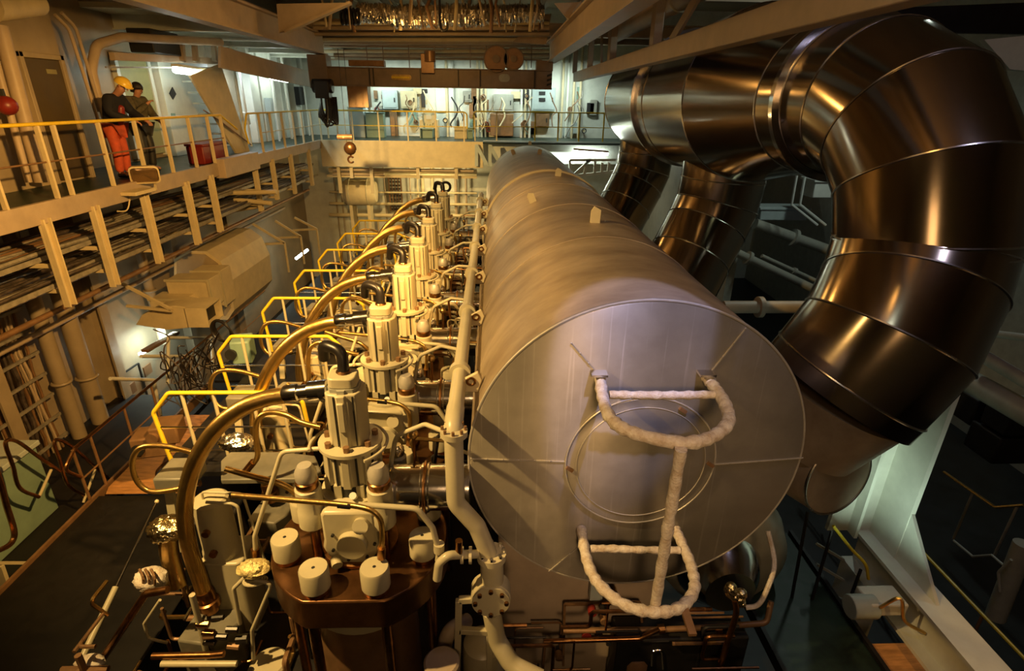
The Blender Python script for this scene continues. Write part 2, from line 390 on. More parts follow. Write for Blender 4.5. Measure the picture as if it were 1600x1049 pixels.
# ---------------------------------------------------------------- ceiling steelwork
for i, (y, z, hgt, lab) in enumerate(((13.6, 2.25, .45, 'deep tan ceiling beam nearest the camera crossing the top of the picture'), (19.4, 2.05, .36, 'tan cross beam under the ceiling just before the crane bridge'), (21.8, 2.05, .34, 'tan cross beam under the ceiling behind the crane drums'))):
    b = MB().ibeam((-7.5, y, z), (7.5, y, z), .3, hgt, .04)
    single('ceiling_beam', lab, 'beam', b, 'girder')
for pts, Y, lab in ((((432, 6), (548, 4), (446, 50), (436, 52)), 13.9, 'gallery end'), (((866, 5), (908, 3), (887, 30)), 13.9, 'duct end'), (((800, 66), (852, 70), (860, 22), (850, 22)), 19.6, 'duct end, lower down')):
    a = aY(*pts[0], Y)
    t = thing('beam_bracket', 'triangular tan knee plate under the ceiling beams, at the %s' % lab, 'bracket', a)
    P_ = [aY(*p, Y) for p in pts]
    MB().prism(P_, (0, .05, 0)).build('gusset', 'girder', t)
    MB().beam(P_[1]+Vector((0, .02, 0)), P_[2]+Vector((0, .02, 0)), .05, .2, (0, 1, 0)).build('flange', 'girder', t)
# insulated ducts, pipes and cable runs among the beams
random.seed(3)
for k, (px0, px1, py, r) in enumerate(((560, 612, 27, .22), (610, 690, 32, .25), (690, 760, 30, .24), (745, 800, 28, .22), (800, 850, 27, .2))):
    a, b = aY(px0, py, 16.5+.4*(k % 2)), aY(px1, py, 16.5+.4*(k % 2))
    n = 44
    m = MB().rings([[Vector((a.x+(b.x-a.x)*i/n, a.y+math.cos(2*PI*j/14)*r*(1+.24*random.uniform(-1, 1)), a.z+.1+math.sin(2*PI*j/14)*r*(1+.24*random.uniform(-1, 1)))) for j in range(14)] for i in range(n+1)])
    single('insulated_pipe', ['foil wrapped pipe above the crane, left end of the silver row', 'foil wrapped pipe above the crane, second in the silver row', 'foil wrapped pipe above the crane, middle of the silver row', 'foil wrapped pipe above the crane, fourth in the silver row', 'foil wrapped pipe above the crane, right end of the silver row'][k], 'pipe', m, 'silverfoil', 'foil wrapped ceiling pipes')
for k in range(5):
    c = aY(535+k*6, 26, 16.2)
    single('hose_coil', 'black coil in the row of coils beside the foil wrapped pipes', 'coil', MB().torus(c, (1, .5, 0), .17, .035, 18, 6), 'rubber', 'black coils under the ceiling')
PIPES = [(36, 17.8, .05), (43, 18.2, .07), (53, 18.8, .055), (62, 19.9, .06), (66, 20.4, .08), (72, 20.9, .05), (80, 21.6, .06), (86, 22.3, .09), (92, 23.0, .05)]
WH = ['topmost', 'second', 'third', 'fourth', 'fifth', 'sixth', 'seventh', 'eighth', 'lowest']
for k, (py, Y, r) in enumerate(PIPES):
    a, b = aY(490, py, Y), aY(858, py, Y)
    single('ceiling_pipe', '%s of the tan pipes crossing under the ceiling above the crane bridge' % WH[k], 'pipe', MB().cyl((a.x, Y, a.z), (b.x, Y, b.z), r, n=10), 'girder' if k % 3 else 'cream', 'pipes crossing under the ceiling')
for k in range(26):
    px = random.uniform(500, 855); Y = random.uniform(15, 18)
    a = aY(px, random.uniform(38, 52), Y); r = random.choice((.02, .03, .045))
    single('pipe_hanger', 'thin tan hanger rod among the foil wrapped ceiling pipes', 'hanger', MB().tube([a, a+Vector((random.uniform(-.15, .15), random.uniform(-.1, .1), .5)), Vector((a.x+random.uniform(-.3, .3), Y+.2, 2.9))], r, 6), random.choice(('girder', 'brownsteel', 'cream')), 'ceiling pipe hangers')
c = aY(688, 36, 15.5)
single('hanging_hook', 'dark curved hook hanging from the ceiling beam among foil pipes', 'hook', MB().tube(smooth([c+Vector((0, 0, .6)), c+Vector((0, 0, 0)), c+Vector((.05, 0, -.16)), c+Vector((.16, 0, -.12)), c+Vector((.17, 0, .02))], 5), .03, 6), 'ink')
for k in range(6):
    x = -5.0+1.35*k
    single('ceiling_stiffener', 'tan stiffener running lengthwise along the ceiling plating', 'stiffener', MB().ibeam((x, 1, 3.1), (x, 24.5, 3.1), .14, .4, .03), 'girder', 'lengthwise ceiling stiffeners')

# ---------------------------------------------------------------- right: pipe bearing beam and its struts
pb = thing('pipe_support_girder', 'long tan box beam passing in front of the steel ducting', 'beam', (3.05, 12, .8))
MB().box(2.80, 3.02, 2.5, 21, .66, .95).build('box_beam', 'girder', pb, .012)
for k, (x0, x1, yt, yb) in enumerate(((896, 898, 105, 128), (918, 925, 62, 106), (946, 964, 45, 97), (1013, 1033, 0, 76))):
    Y = 2.9/ray((x0+x1)/2, yb).x*ray((x0+x1)/2, yb).y
    a = Vector((2.9, Y, .95)); w = max(.1, (x1-x0)*Y/F)
    MB().prism([a+Vector((-.08, -w/2, 0)), a+Vector((.08, -w/2, 0)), a+Vector((.08, w/2, 0)), a+Vector((-.08, w/2, 0))], (0, 0, 1.1)).build('strut', 'girder', pb, .01)
for Y0, Y1 in ((16.5, 17.6), (10.2, 8.6), (6.2, 5.3)):
    MB().beam((2.95, Y0, .94), (3.08, Y1, 1.9), .05, .16).build('diagonal_brace', 'girder', pb)
up = thing('overhead_pipe', 'thick orange lit pipe lying above the tan box beam', 'pipe', (3.3, 10, 1.75))
MB().cyl((3.35, 3, 1.72), (3.35, 17, 1.72), .2, n=20).build('pipe', 'girder', up)
for Y in (6.2, 7.4, 9.4, 11.2):
    MB().torus((3.35, Y, 1.72), (0, 1, 0), .21, .022, 24, 6).build('strap', 'cream', up)
# ================================================================ exhaust receiver (the big cylinder)
R0 = 1.472; Y0 = 4.0; TX, TZ = .86*R0, -1.955*R0; Y9 = 20.2
tk = thing('exhaust_receiver', 'huge horizontal grey metal cylinder with a round flat end plate', 'tank', (TX, Y0, TZ-R0))
rs = []
for y in (Y0+.02, Y0+3, Y0+6, Y0+9, 3.15*Y0, 16, Y9):
    rs.append([Vector((TX+R0*.997*math.cos(2*PI*k/96), y, TZ+R0*.997*math.sin(2*PI*k/96))) for k in range(96)])
MB().rings(rs).build('shell', 'shell', tk)
pl = MB().lathe([(R0*.2, 0), (R0*.985, 0), (R0, .012), (R0*1.003, .05), (R0*.99, .06)], (TX, Y0, TZ), (0, 1, 0), 128)
pl.build('end_plate', 'alu', tk)
MB().torus((TX, Y0+.012, TZ), (0, 1, 0), R0*1.0, .011, 128, 6).build('edge_rim', 'seam', tk)
yb = 3.15*Y0
MB().lathe([(R0-.01, 0), (R0+.03, 0), (R0+.03, .16), (R0-.01, .16)], (TX, yb, TZ), (0, 1, 0), 96, False).build('joint_band', 'cream', tk)
for y, rr in ((Y0+2.2, .006), (Y0+4.4, .006), (Y0+6.6, .006)):
    MB().torus((TX, y, TZ), (0, 1, 0), R0, rr, 96, 5).build('seam', 'shell', tk)
# manhole disc on the end plate
mc = aY(1000, 722, Y0); rm = .66
mh = MB().lathe([(.001, -.03), (rm*.86, -.03), (rm*.88, -.024), (rm*.98, -.024), (rm, -.012), (rm, .02)], (mc.x, Y0, mc.z), (0, 1, 0), 72).build('manhole_cover', 'alu', tk)
MB().torus((mc.x, Y0-.02, mc.z), (0, 1, 0), rm, .008, 72, 6).build('cover_rim', 'seam', mh)
MB().torus((mc.x, Y0-.03, mc.z), (0, 1, 0), rm*.86, .004, 72, 6).build('inner_rim', 'seam', mh)
for px, py in ((890, 733), (1067, 641), (1110, 726)):
    p = aY(px, py, Y0-.03); MB().obox(p, (.07, .03, .03), (0, .6, 0)).build('toggle', 'brownsteel', mh)
def strap(a, b, w=.009):
    return MB().beam(aY(*a, Y0-.004), aY(*b, Y0-.004), w, .012, (0, 1, 0))
for a, b in (((736, 717), (884, 722)), ((1118, 726), (1254, 716)), ((1165, 514), (1112, 580)), ((893, 537), (933, 583)), ((906, 853), (858, 893))):
    s = strap(a, b).build('plate_seam', 'seam', tk)
    q = MB(); A, B = aY(*a, Y0-.01), aY(*b, Y0-.01); n = max(3, int((B-A).length/.12))
    for k in range(n+1): q.sph(A.lerp(B, k/n), .009, 6, 4, (1, .5, 1))
    q.build('rivet', 'seam', s)
# wrapped pipe loops
def lagtube(pts, r, n=10):
    pts = smooth(pts, 7); return MB().tube(pts, [r*(1+.10*math.sin(i*2.1)+random.uniform(-.07, .07)) for i in range(len(pts))], n)
zu = aY(940, 590, Y0-.02).z-.03
uz = lambda px, py: aZ(px, py, zu)
ul = [aY(938, 590, Y0), uz(942, 622), uz(955, 655), uz(990, 677), uz(1062, 692), uz(1110, 684), uz(1138, 660), uz(1133, 632), uz(1118, 608), aY(1104, 590, Y0)]
LP = thing('pipe_loop', 'upper white wrapped pipe loop bowing out from the cylinder end plate', 'pipe loop', aY(1020, 600, Y0))
lagtube(ul, .047).build('loop', 'lag', LP)
lagtube([uz(952, 617), uz(1000, 618), uz(1060, 618), uz(1116, 617)], .034).build('crossbar', 'lag', LP)
for px in (936, 1104): MB().obox(aY(px, 584, Y0-.05), (.13, .10, .02)).build('bracket', 'steel2', LP)
zl = aY(910, 830, Y0-.02).z-.03
lz = lambda px, py: aZ(px, py, zl)
LL = thing('pipe_loop', 'lower white wrapped pipe loop bowing out under the cylinder end plate', 'pipe loop', aY(990, 850, Y0))
lagtube([aY(908, 826, Y0), lz(917, 875), lz(935, 912), lz(975, 945), lz(1025, 957), lz(1065, 948), lz(1085, 920), lz(1080, 885), lz(1068, 855), aY(1056, 828, Y0)], .047).build('loop', 'lag', LL)
lagtube([lz(922, 858), lz(960, 858), lz(1010, 860), lz(1062, 860)], .034).build('crossbar', 'lag', LL)
MB().beam(lz(1068, 948), lz(1082, 985)+Vector((0, -.02, -.03)), .06, .03).build('hanger_strap', 'brownsteel', LL)
lb = lagtube([uz(1064, 702), uz(1064, 702).lerp(lz(1024, 945), .33), uz(1064, 702).lerp(lz(1024, 945), .66), lz(1024, 945)], .042)
single('wrapped_brace', 'straight white wrapped pipe joining the upper loop to the lower', 'pipe', lb, 'lag')
# lugs standing on the cylinder
for px, py, h in ((930, 348, .2), (833, 316, .16), (872, 275, .16), (803, 241, .16), (843, 241, .15), (828, 226, .13)):
    d = ray(px, py)
    # hit the shell from above
    A = d.x*d.x+d.z*d.z; B = -2*(TX*d.x+TZ*d.z); Cc = TX*TX+TZ*TZ-R0*R0
    dis = max(B*B-4*A*Cc, 0); t = (-B-math.sqrt(dis))/(2*A); p = d*t
    nrm = Vector((p.x-TX, 0, p.z-TZ)).normalized(); side = Vector((0, 1, 0)).cross(nrm)
    MB().prism([p-nrm*.02-side*.06, p-nrm*.02+side*.06, p+nrm*h*.8+side*.06, p+nrm*h-side*.02, p+nrm*h*.7-side*.06], (0, .05, 0)).build('lifting_lug', 'cream', tk)
# support plate under the cylinder
single('support_plate', 'broad flat tan steel plate standing beneath the grey cylinder', 'plate', MB().box(.06, 1.75, 4.35, 4.5, -7.55, TZ-R0*.72), 'deckside', None, .01)

# ================================================================ gas ducts
def ringpts(c, nrm, r, n=64):
    d = Vector(nrm).normalized(); s = d.cross(Vector((.0, .0, 1)) if abs(d.z) < .9 else Vector((0, 1, 0)))
    s.normalize(); u = s.cross(d)
    return [Vector(c)+(s*math.cos(2*PI*k/n)+u*math.sin(2*PI*k/n))*r for k in range(n)]
def align(rs):
    for i in range(1, len(rs)):
        a, b = rs[i-1], rs[i]; n = len(b)
        best = None
        for flip in (False, True):
            bb = list(reversed(b)) if flip else b
            for k in range(n):
                e = sum((a[j]-bb[(j+k) % n]).length_squared for j in range(0, n, 8))
                if best is None or e < best[0]: best = (e, flip, k)
        bb = list(reversed(b)) if best[1] else b
        rs[i] = [bb[(j+best[2]) % n] for j in range(n)]
    return rs
def duct(parent, stations, m='steel', bead=.014, cap=True, names='duct_section'):
    """stations: (centre, radius); mitred sections, each a mesh of its own"""
    P = [Vector(s[0]) for s in stations]; rs = []
    for i, p in enumerate(P):
        t = Vector((0, 0, 0))
        if i > 0: t += (p-P[i-1]).normalized()
        if i < len(P)-1: t += (P[i+1]-p).normalized()
        rs.append((p, t.normalized(), stations[i][1]))
    R = align([ringpts(c, n, r) for c, n, r in rs])
    for i in range(len(R)-1):
        sec = MB().rings([R[i], R[i+1]], cap and (i == 0 or i == len(R)-2)).build(names, m, parent)
        c, n, r = rs[i+1]
        MB().tube(R[i+1]+[R[i+1][0]], bead, 6).build('seam_band', 'steel2', sec)
    return rs
GX = 4.55
gd = thing('gas_duct', 'giant polished steel duct bending from floor level up and back', 'duct', (GX, 5.8, -3))
Rv = .86; zc = .08; rb = 1.45; Yv = 5.75
st = [((3.88, 5.36, -2.95), Rv), ((3.97, 5.35, -2.78), Rv), ((4.22, 5.33, -2.28), Rv), ((4.50, 5.56, -1.80), Rv), ((GX+.1, Yv, -1.42), Rv), ((GX+.1, Yv, -1.34), Rv), ((GX+.1, Yv, zc-rb+.05), Rv)]
for a in (28, 55, 80):
    t = math.radians(a); st.append(((GX+.1-.1*a/80, Yv+rb-rb*math.cos(t), zc-rb+rb*math.sin(t)), Rv+.03*a/80))
st += [((GX, 7.45, zc), .92), ((GX, 8.1, zc), .96), ((GX-.02, 9.9, zc+.05), 1.38), ((GX-.04, 12.6, zc), 1.36), ((GX-.05, 13.3, zc), 1.36), ((GX-.05, 17.0, zc), 1.30)]
duct(gd, st)
MB().lathe([(.93, -.05), (1.02, -.05), (1.02, .05), (.93, .05)], (GX, 7.5, zc), (0, 1, 0), 64, False).build('expansion_ring', 'chrome', gd)
MB().lathe([(1.36, -.06), (1.43, -.06), (1.43, .06), (1.36, .06)], (GX-.05, 13.3, zc), (0, 1, 0), 64, False).build('expansion_ring', 'chrome', gd)
def branch(Y, lab):
    b = thing('gas_duct_branch', lab, 'duct', (GX, Y, -3))
    duct(b, [((3.55, Y-.75, -3.5), .80), ((3.95, Y-.42, -2.85), .80), ((4.3, Y-.12, -2.3), .80), ((4.5, Y, -1.85), .80), ((GX, Y, -1.35), .80), ((GX, Y, -.98), .80)])
    return b
branch(11.1, 'polished steel branch duct in the middle joining the big duct from below')
branch(17.0, 'farthest polished steel branch duct joining the big duct from below')

# turbocharger ends behind the cylinder
tc = thing('turbocharger', 'dark rounded turbocharger casing below the nearest steel duct', 'turbocharger', (3.4, 5.2, -4))
cc = aY(1310, 748, 4.9)
MB().cyl(cc, cc+Vector((-.3, 1.0, -.08)), .46, .52, 40).build('silencer', 'shell', tc, .02)
MB().torus(cc, (-.3, 1.0, -.08), .46, .014, 40, 6).build('silencer_rim', 'steel2', tc)
MB().cyl((3.62, 5.42, -3.62), (3.86, 5.36, -2.97), .62, .80, 40).build('gas_outlet', 'shell', tc)
c3 = aY(1150, 905, 5.0)
MB().lathe([(.15, -.5), (.55, -.48), (.78, -.3), (.88, 0), (.80, .3), (.5, .5)], c3+Vector((0, .6, 0)), (0, 1, 0), 40).build('compressor_volute', 'grey', tc)
MB().lathe([(.05, -.25), (.30, -.25), (.42, -.1), (.52, .1)], c3+Vector((-.18, .0, .05)), (0, 1, 0), 36).build('inlet_cone', 'chrome', tc)
# ================================================================ the engine: seven cylinder units in a row
UX, UY, DY = -1.18, 3.93, 1.585
ORD = ['nearest', 'second', 'third', 'fourth', 'fifth', 'sixth', 'farthest']
WHERE = ['nearest the camera', 'second in row', 'third in row', 'fourth in row', 'fifth in row', 'sixth in row', 'last in row']
UNITS = []          # (root, label pattern)
def unit(name, lab, cat, loc, group):
    t = thing(name, lab % WHERE[0], cat, loc, group); UNITS.append((t, lab)); return t
def P(x, y, z): return Vector((UX+x, UY+y, z))
ZT = -3.66
# --- cover
cv = unit('cylinder_cover', 'brown round cylinder cover ringed by pale round nuts, %s', 'engine part', P(0, 0, ZT), 'cylinder covers')
out = []
for k in range(72):
    a = 2*PI*k/72; x, y = .77*math.cos(a), .77*math.sin(a)
    out.append(P(x, max(y, -.70), ZT))
MB().prism(out, (0, 0, -.30)).build('cover_plate', 'bronze', cv, .015)
for k in (0, 1, 2, 3, 4, 5, 6, 7):
    a = math.radians(-67.5+45*k-45); x, y = .627*math.cos(a), .627*math.sin(a)
    n = MB().lathe([(.10, .03), (.116, .05), (.116, .225), (.108, .24), (.001, .24)], P(x, y, ZT), (0, 0, 1), 24).build('nut', 'beige', cv)
    MB().lathe([(.10, .0), (.105, .005), (.105, .05), (.09, .05)], P(x, y, ZT), (0, 0, 1), 24).build('collar', 'copper', n)
    MB().lathe([(.014, .2405), (.014, .2415), (.001, .2418)], P(x, y, ZT), (0, 0, 1), 10).build('hole_shade', 'ink', n)  # black disc on the nut, painting the shade of a hole
for k in (-1, 1):
    for s, yy in ((.30, -.62), (.62, -.2)):
        MB().cyl(P(k*s, yy, ZT-.3), P(k*s, yy, -5.48), .045, n=10).build('stud', 'copper', cv)
MB().lathe([(.47, 0), (.5, -.02), (.5, -.26), (.46, -.28)], P(0, -.05, ZT-.301), (0, 0, 1), 40).build('jacket', 'beige', cv)
MB().lathe([(.44, 0), (.46, -.02), (.46, -1.2), (.44, -1.2)], P(0, -.05, ZT-.58), (0, 0, 1), 40).build('liner', 'brownsteel', cv)
# --- exhaust valve housing on the cover
ev = unit('exhaust_valve', 'pale ribbed exhaust valve housing standing on the cover, %s', 'engine part', P(0, 0, ZT), 'exhaust valve housings')
body = [(-.20, -3.08), (-.22, -3.12), (-.22, -3.38)]
for k in range(1, 16): body.append((-.24*math.cos(PI*k/16), -3.40-.25*math.sin(PI*k/16)))
body += [(.22, -3.38), (.22, -3.12), (.20, -3.08)]
MB().prism([P(x, -.34, z) for x, z in body], (0, .62, 0)).build('lower_body', 'beige', ev, .025)
MB().prism([P(x*1.25, -.1, z) for x, z in body], (0, .36, 0)).build('rear_body', 'beige', ev, .025)
MB().cyl(P(.02, -.34, -3.4), P(.02, -.40, -3.4), .125, .12, 24).build('front_flange', 'beige', ev)
for k in range(5):
    a = math.radians(150+k*52); p = P(.02+.18*math.cos(a), -.34, -3.4+.18*math.sin(a))
    MB().cyl(p, p-Vector((0, .02, 0)), .014, n=6).build('bolt', 'ink', ev)
MB().cyl(P(.11, -.34, -3.2), P(.11, -.40, -3.18), .065, n=16).build('blank_cap', 'beige', ev)
MB().cyl(P(-.14, -.34, -3.56), P(-.11, -.41, -3.58), .045, n=12).build('boss', 'beige', ev)
MB().lathe([(.31, 0), (.33, .01), (.33, .04), (.30, .05)], P(0, -.05, ZT+.001), (0, 0, 1), 32).build('seat_ring', 'copper', ev)
MB().lathe([(.26, -3.09), (.28, -3.08), (.28, -3.05), (.2, -3.04)], P(0, 0, 0), (0, 0, 1), 32).build('base_flange', 'beige', ev)
MB().lathe([(.21, -3.05), (.21, -2.92)], P(0, 0, 0), (0, 0, 1), 24).build('opening_shade', 'ink', ev)  # solid black core painting the shade inside the drum openings
def gear(r, dr, n, w):
    o = []
    for k in range(n):
        a = 2*PI*k/n
        for t, rr in ((-w, r), (-w*.8, r+dr), (w*.8, r+dr), (w, r)): o.append(((rr)*math.cos(a+t), rr*math.sin(a+t)))
        a2 = a+PI/n; o.append((r*math.cos(a2), r*math.sin(a2)))
    return o
MB().prism([P(x, y, -2.935) for x, y in gear(.215, .03, 8, .16)], (0, 0, .305)).build('drum', 'beige', ev, .006)
for a in (-115, -65, -160, -20):
    t = math.radians(a); MB().beam(P(.215*math.cos(t), .215*math.sin(t), -3.06), P(.215*math.cos(t), .215*math.sin(t), -2.92), .06, .04).build('foot', 'beige', ev)
MB().cyl(P(.04, -.22, -3.02), P(.04, -.26, -2.98), .03, n=10).build('fitting', 'white', ev)
MB().lathe([(.25, -2.635), (.26, -2.63), (.26, -2.60), (.14, -2.59)], P(0, 0, 0), (0, 0, 1), 32).build('drum_flange', 'beige', ev)
for k in range(7):
    a = 2*PI*k/7-.6; p = P(.2*math.cos(a), .2*math.sin(a), -2.6)
    MB().cyl(p, p+Vector((0, 0, .05)), .027, n=6).build('flange_bolt', 'brownsteel', ev)
col = [(-.15, -.06), (-.11, -.13), (-.04, -.14), (-.035, -.165), (.035, -.165), (.04, -.14), (.11, -.13), (.15, -.06), (.15, .08), (.08, .15), (-.08, .15), (-.15, .08)]
MB().prism([P(x, y, -2.595) for x, y in col], (0, 0, .48)).build('column', 'beige', ev, .01)
MB().prism([P(x*.8, y*.8, -2.115) for x, y in col], (0, 0, .03)).build('neck', 'grey', ev)
MB().prism([P(x, y, -2.085) for x, y in rounded((0, 0), .22, .2, .05)], (0, 0, .09)).build('top_cap', 'beige', ev, .012)
MB().box(UX-.06, UX-.05, UY-.152, UY-.13, -2.58, -2.13).build('groove_shade', 'ink', ev)  # black strip painting the shade of a groove in the column
for a in (-112, -68, -150, -30):
    t = math.radians(a); x, y = .222*math.cos(t), .222*math.sin(t)
    MB().beam(P(x, y, -2.93), P(x, y, -2.64), .016, .014).build('groove_shade', 'ink', ev)  # black strips on the drum, shade between ribs put into colour
MB().box(UX+.085, UX+.094, UY-.142, UY-.12, -2.58, -2.13).build('groove_shade', 'ink', ev)  # second black strip painting groove shade on the column
MB().obox(P(.0, -.17, -2.30), (.055, .03, .26)).build('rib_cover', 'beige', ev, .008)
rp = MB().torus(P(-.02, 0, -2.645), (0, 0, 1), .315, .014, 40, 8, math.radians(-20), math.radians(235))
rp.build('ring_pipe', 'beige', ev)
# --- exhaust branch
eb = unit('exhaust_branch', 'shiny steel exhaust stub running into the big cylinder, %s', 'pipe', P(.5, .05, -3.1), 'exhaust stubs')
MB().lathe([(.19, .30), (.20, .31), (.20, .56), (.215, .57), (.215, .63), (.2, .64), (.2, .82), (.235, .83), (.235, .86), (.2, .87), (.2, .98)], P(0, .02, -3.12), (1, 0, 0), 32).build('pipe', 'chrome', eb)
for x in (.6, .85): MB().torus(P(x, .02, -3.12), (1, 0, 0), .222, .014, 28, 6).build('clamp', 'copper', eb)
# --- injectors
def injector(px, lab):
    b = aZ(px, 870, ZT); t = unit('fuel_injector', lab, 'injector', b, 'fuel injectors')
    x, y = b.x+(-.02 if px < 550 else .02), b.y; c = Vector((x, y, .06))
    MB().cyl((x, y, ZT+.001), (x, y, -3.36), .042, n=12).build('shaft', 'copper', t)
    MB().lathe([(.095, -3.36), (.112, -3.34), (.112, -3.20), (.105, -3.19), (.105, -2.98), (.09, -2.97)], c, (0, 0, 1), 24).build('body', 'beige', t)
    MB().lathe([(.088, -2.97), (.092, -2.96), (.092, -2.91), (.08, -2.90)], c, (0, 0, 1), 20).build('collar', 'copper', t)
    MB().lathe([(.082, -2.90), (.086, -2.89), (.086, -2.82), (.055, -2.76), (.035, -2.76), (.001, -2.76)], c, (0, 0, 1), 20).build('cap', 'seam', t)
injector(502, 'pale injector with a bright cap, gallery side of the valve housing, %s')
injector(600, 'pale injector with a bright cap, grey cylinder side of the valve housing, %s')
# --- the thick braided hose
hh = unit('hydraulic_hose', 'thick golden braided hose arching down from the valve column, %s', 'hose', P(-.6, 0, -2.3), 'thick braided hoses')
hp = [(452, 617), (420, 622), (380, 637), (340, 668), (310, 712), (293, 760), (289, 810), (297, 860), (312, 905), (320, 930)]
hpts = [aY(*p, UY) for p in hp]
MB().tube(smooth(hpts, 6), .068, 14).build('hose', 'gold', hh)
a = aY(455, 617, UY); b = aY(512, 611, UY)
MB().lathe([(.062, 0), (.075, .02), (.075, .12), (.062, .13), (.062, .2), (.085, .21), (.085, .36), (.07, .37)], a+Vector((-.06, 0, .004)), (b-a), 20).build('end_sleeve', 'chrome', hh)
MB().cyl(a.lerp(b, .82), b+Vector((-.02, 0, 0)), .088, n=20).build('coupling', 'rubber', hh)
e = aY(320, 930, UY)
MB().lathe([(.07, 0), (.08, -.02), (.08, -.12), (.1, -.13), (.1, -.2), (.07, -.21), (.07, -.26)], e+Vector((0, 0, .06)), (-.1, 0, 1), 18).build('lower_sleeve', 'copper', hh)
# --- black elbow on the top cap
ve = unit('vent_elbow', 'glossy black elbow pipe on top of the valve column, %s', 'pipe', P(0, 0, -1.95), 'black elbows')
MB().tube(fillet([P(.0, 0.02, -1.99), P(.0, .06, -1.83), P(-.17, .14, -1.80), P(-.21, .24, -1.97)], .10, 6), .046, 12).build('elbow', 'rubber', ve)
MB().torus(P(0, .02, -1.985), (0, 0, 1), .045, .014, 18, 6).build('clip', 'copper', ve)
# --- fuel pump / hydraulic block below the hose
fp = unit('actuator', 'pale cylindrical actuator block below the braided hose, %s', 'engine part', P(-1.25, 0, -4), 'actuator blocks')
c = aY(337, 815, UY+.25)
MB().lathe([(.13, .28), (.155, .26), (.16, 0), (.16, -.28), (.17, -.3), (.17, -.36)], c, (0, 0, 1), 28).build('cylinder', 'beige', fp)
MB().prism([c+Vector((x, y, -.36)) for x, y in rounded((0.04, .02), .40, .38, .06)], (0, 0, -.9)).build('pedestal', 'beige', fp, .015)
for q in ((.0, -.165, .02), (.02, -.165, -.22)):
    MB().cyl(c+Vector(q), c+Vector((q[0], q[1]-.04, q[2])), .035, n=8).build('plug', 'copper', fp)
MB().tube(fillet([c+Vector((-.05, -.02, .27)), c+Vector((-.05, -.02, .36)), c+Vector((.33, -.05, .36)), c+Vector((.45, -.12, -.5))], .05), .012, 8).build('oil_line', 'beige', fp)
e2 = aY(330, 985, UY-.05)
MB().prism([e2+Vector((x, y, .12)) for x, y in ((-.2, -.2), (.14, -.26), (.3, -.02), (.22, .2), (-.16, .2))], (0, 0, -.5)).build('valve_block', 'darkgrey', fp, .02)
MB().cyl(e2+Vector((-.14, -.21, -.06)), e2+Vector((-.15, -.29, -.07)), .05, n=10).build('drain_plug', 'brownsteel', fp)
# --- thin braided hose loops
lp = unit('braided_loop', 'thin golden hose looping out towards the walkway, %s', 'hose', P(-2, .6, -3.3), 'thin braided hose loops')
pts = [(318, 712), (262, 698), (222, 699), (207, 720), (213, 750), (235, 768), (275, 765), (300, 757)]
MB().tube(smooth([aY(*p, UY+.55) for p in pts], 6), .026, 10).build('hose', 'gold', lp)
MB().cyl(aY(290, 760, UY+.55), aY(312, 755, UY+.55), .036, n=10).build('ferrule', 'chrome', lp)
lp = unit('braided_loop', 'thin golden hose rising in a hump behind the thick hose, %s', 'hose', P(-1.6, .7, -3.2), 'humped braided hoses')
pts = [(385, 735), (402, 715), (400, 685), (402, 658), (418, 645), (445, 648), (470, 660), (500, 668)]
MB().tube(smooth([aY(*p, UY+.5) for p in pts], 6), .026, 10).build('hose', 'gold', lp)
MB().cyl(aY(383, 738, UY+.5), aY(396, 722, UY+.5), .036, n=10).build('ferrule', 'copper', lp)
# --- cross pipes in front of the valve housing
cp = unit('lubricator_pipe', 'golden pipe crossing before the valve housing and bending down, %s', 'pipe', P(-.5, -.5, -3.2), 'golden cross pipes')
pts = [aY(362, 774, UY-.52), aY(470, 783, UY-.52), aY(560, 792, UY-.52), aY(590, 806, UY-.52), aY(597, 830, UY-.52), aY(596, 866, UY-.52)]
MB().tube(smooth(pts, 6), .022, 10).build('pipe', 'gold', cp)
MB().cyl(aY(528, 789, UY-.52), aY(548, 791, UY-.52), .027, n=10).build('sleeve', 'rubber', cp)
MB().cyl(aY(596, 856, UY-.52), aY(596, 872, UY-.52), .034, n=10).build('union', 'copper', cp)
cp = unit('oil_pipe', 'brownish golden pipe slanting over the dark gap by the actuator, %s', 'pipe', P(-1, .1, -3.1), 'slanting golden pipes')
MB().tube(smooth([aY(352, 733, UY+.2), aY(400, 746, UY+.2), aY(440, 757, UY+.2), aY(462, 772, UY+.2), aY(474, 790, UY+.2)], 6), .028, 10).build('pipe', 'brass', cp)
cp = unit('cooling_pipe', 'thin pale pipe bending from the valve drum down towards the gap, %s', 'pipe', P(-.6, -.1, -3), 'thin pale bent pipes')
MB().tube(fillet([aY(503, 701, UY-.05), aY(440, 706, UY-.05), aY(398, 838, UY-.15), aY(400, 880, UY-.15)], .09), .02, 10).build('pipe', 'beige', cp)
MB().cyl(aY(398, 858, UY-.15), aY(401, 882, UY-.15), .035, n=10).build('union', 'copper', cp)
cp = unit('cooling_pipe', 'thin pale pipe bending from the valve body down beside the end nut, %s', 'pipe', P(.5, -.3, -3.2), 'thin pale pipes by the nuts')
MB().tube(fillet([aY(560, 789, UY-.43), aY(652, 795, UY-.43), aY(676, 825, UY-.43), aY(686, 862, UY-.43), aY(684, 876, UY-.43)], .1), .024, 10).build('pipe', 'beige', cp)
MB().cyl(aY(686, 850, UY-.43), aY(686, 862, UY-.43), .045, n=12).build('union', 'beige', cp)
cp = unit('drain_pipe', 'pale pipe bending between valve drum and long water pipe, %s', 'pipe', P(.5, 0, -2.7), 'pale bent water pipes')
MB().tube(fillet([P(.28, .1, -3.0), aY(617, 690, UY+.1), aY(622, 680, UY+.05), aY(664, 663, UY), aY(697, 676, UY-.2)], .08), .02, 10).build('pipe', 'beige', cp)
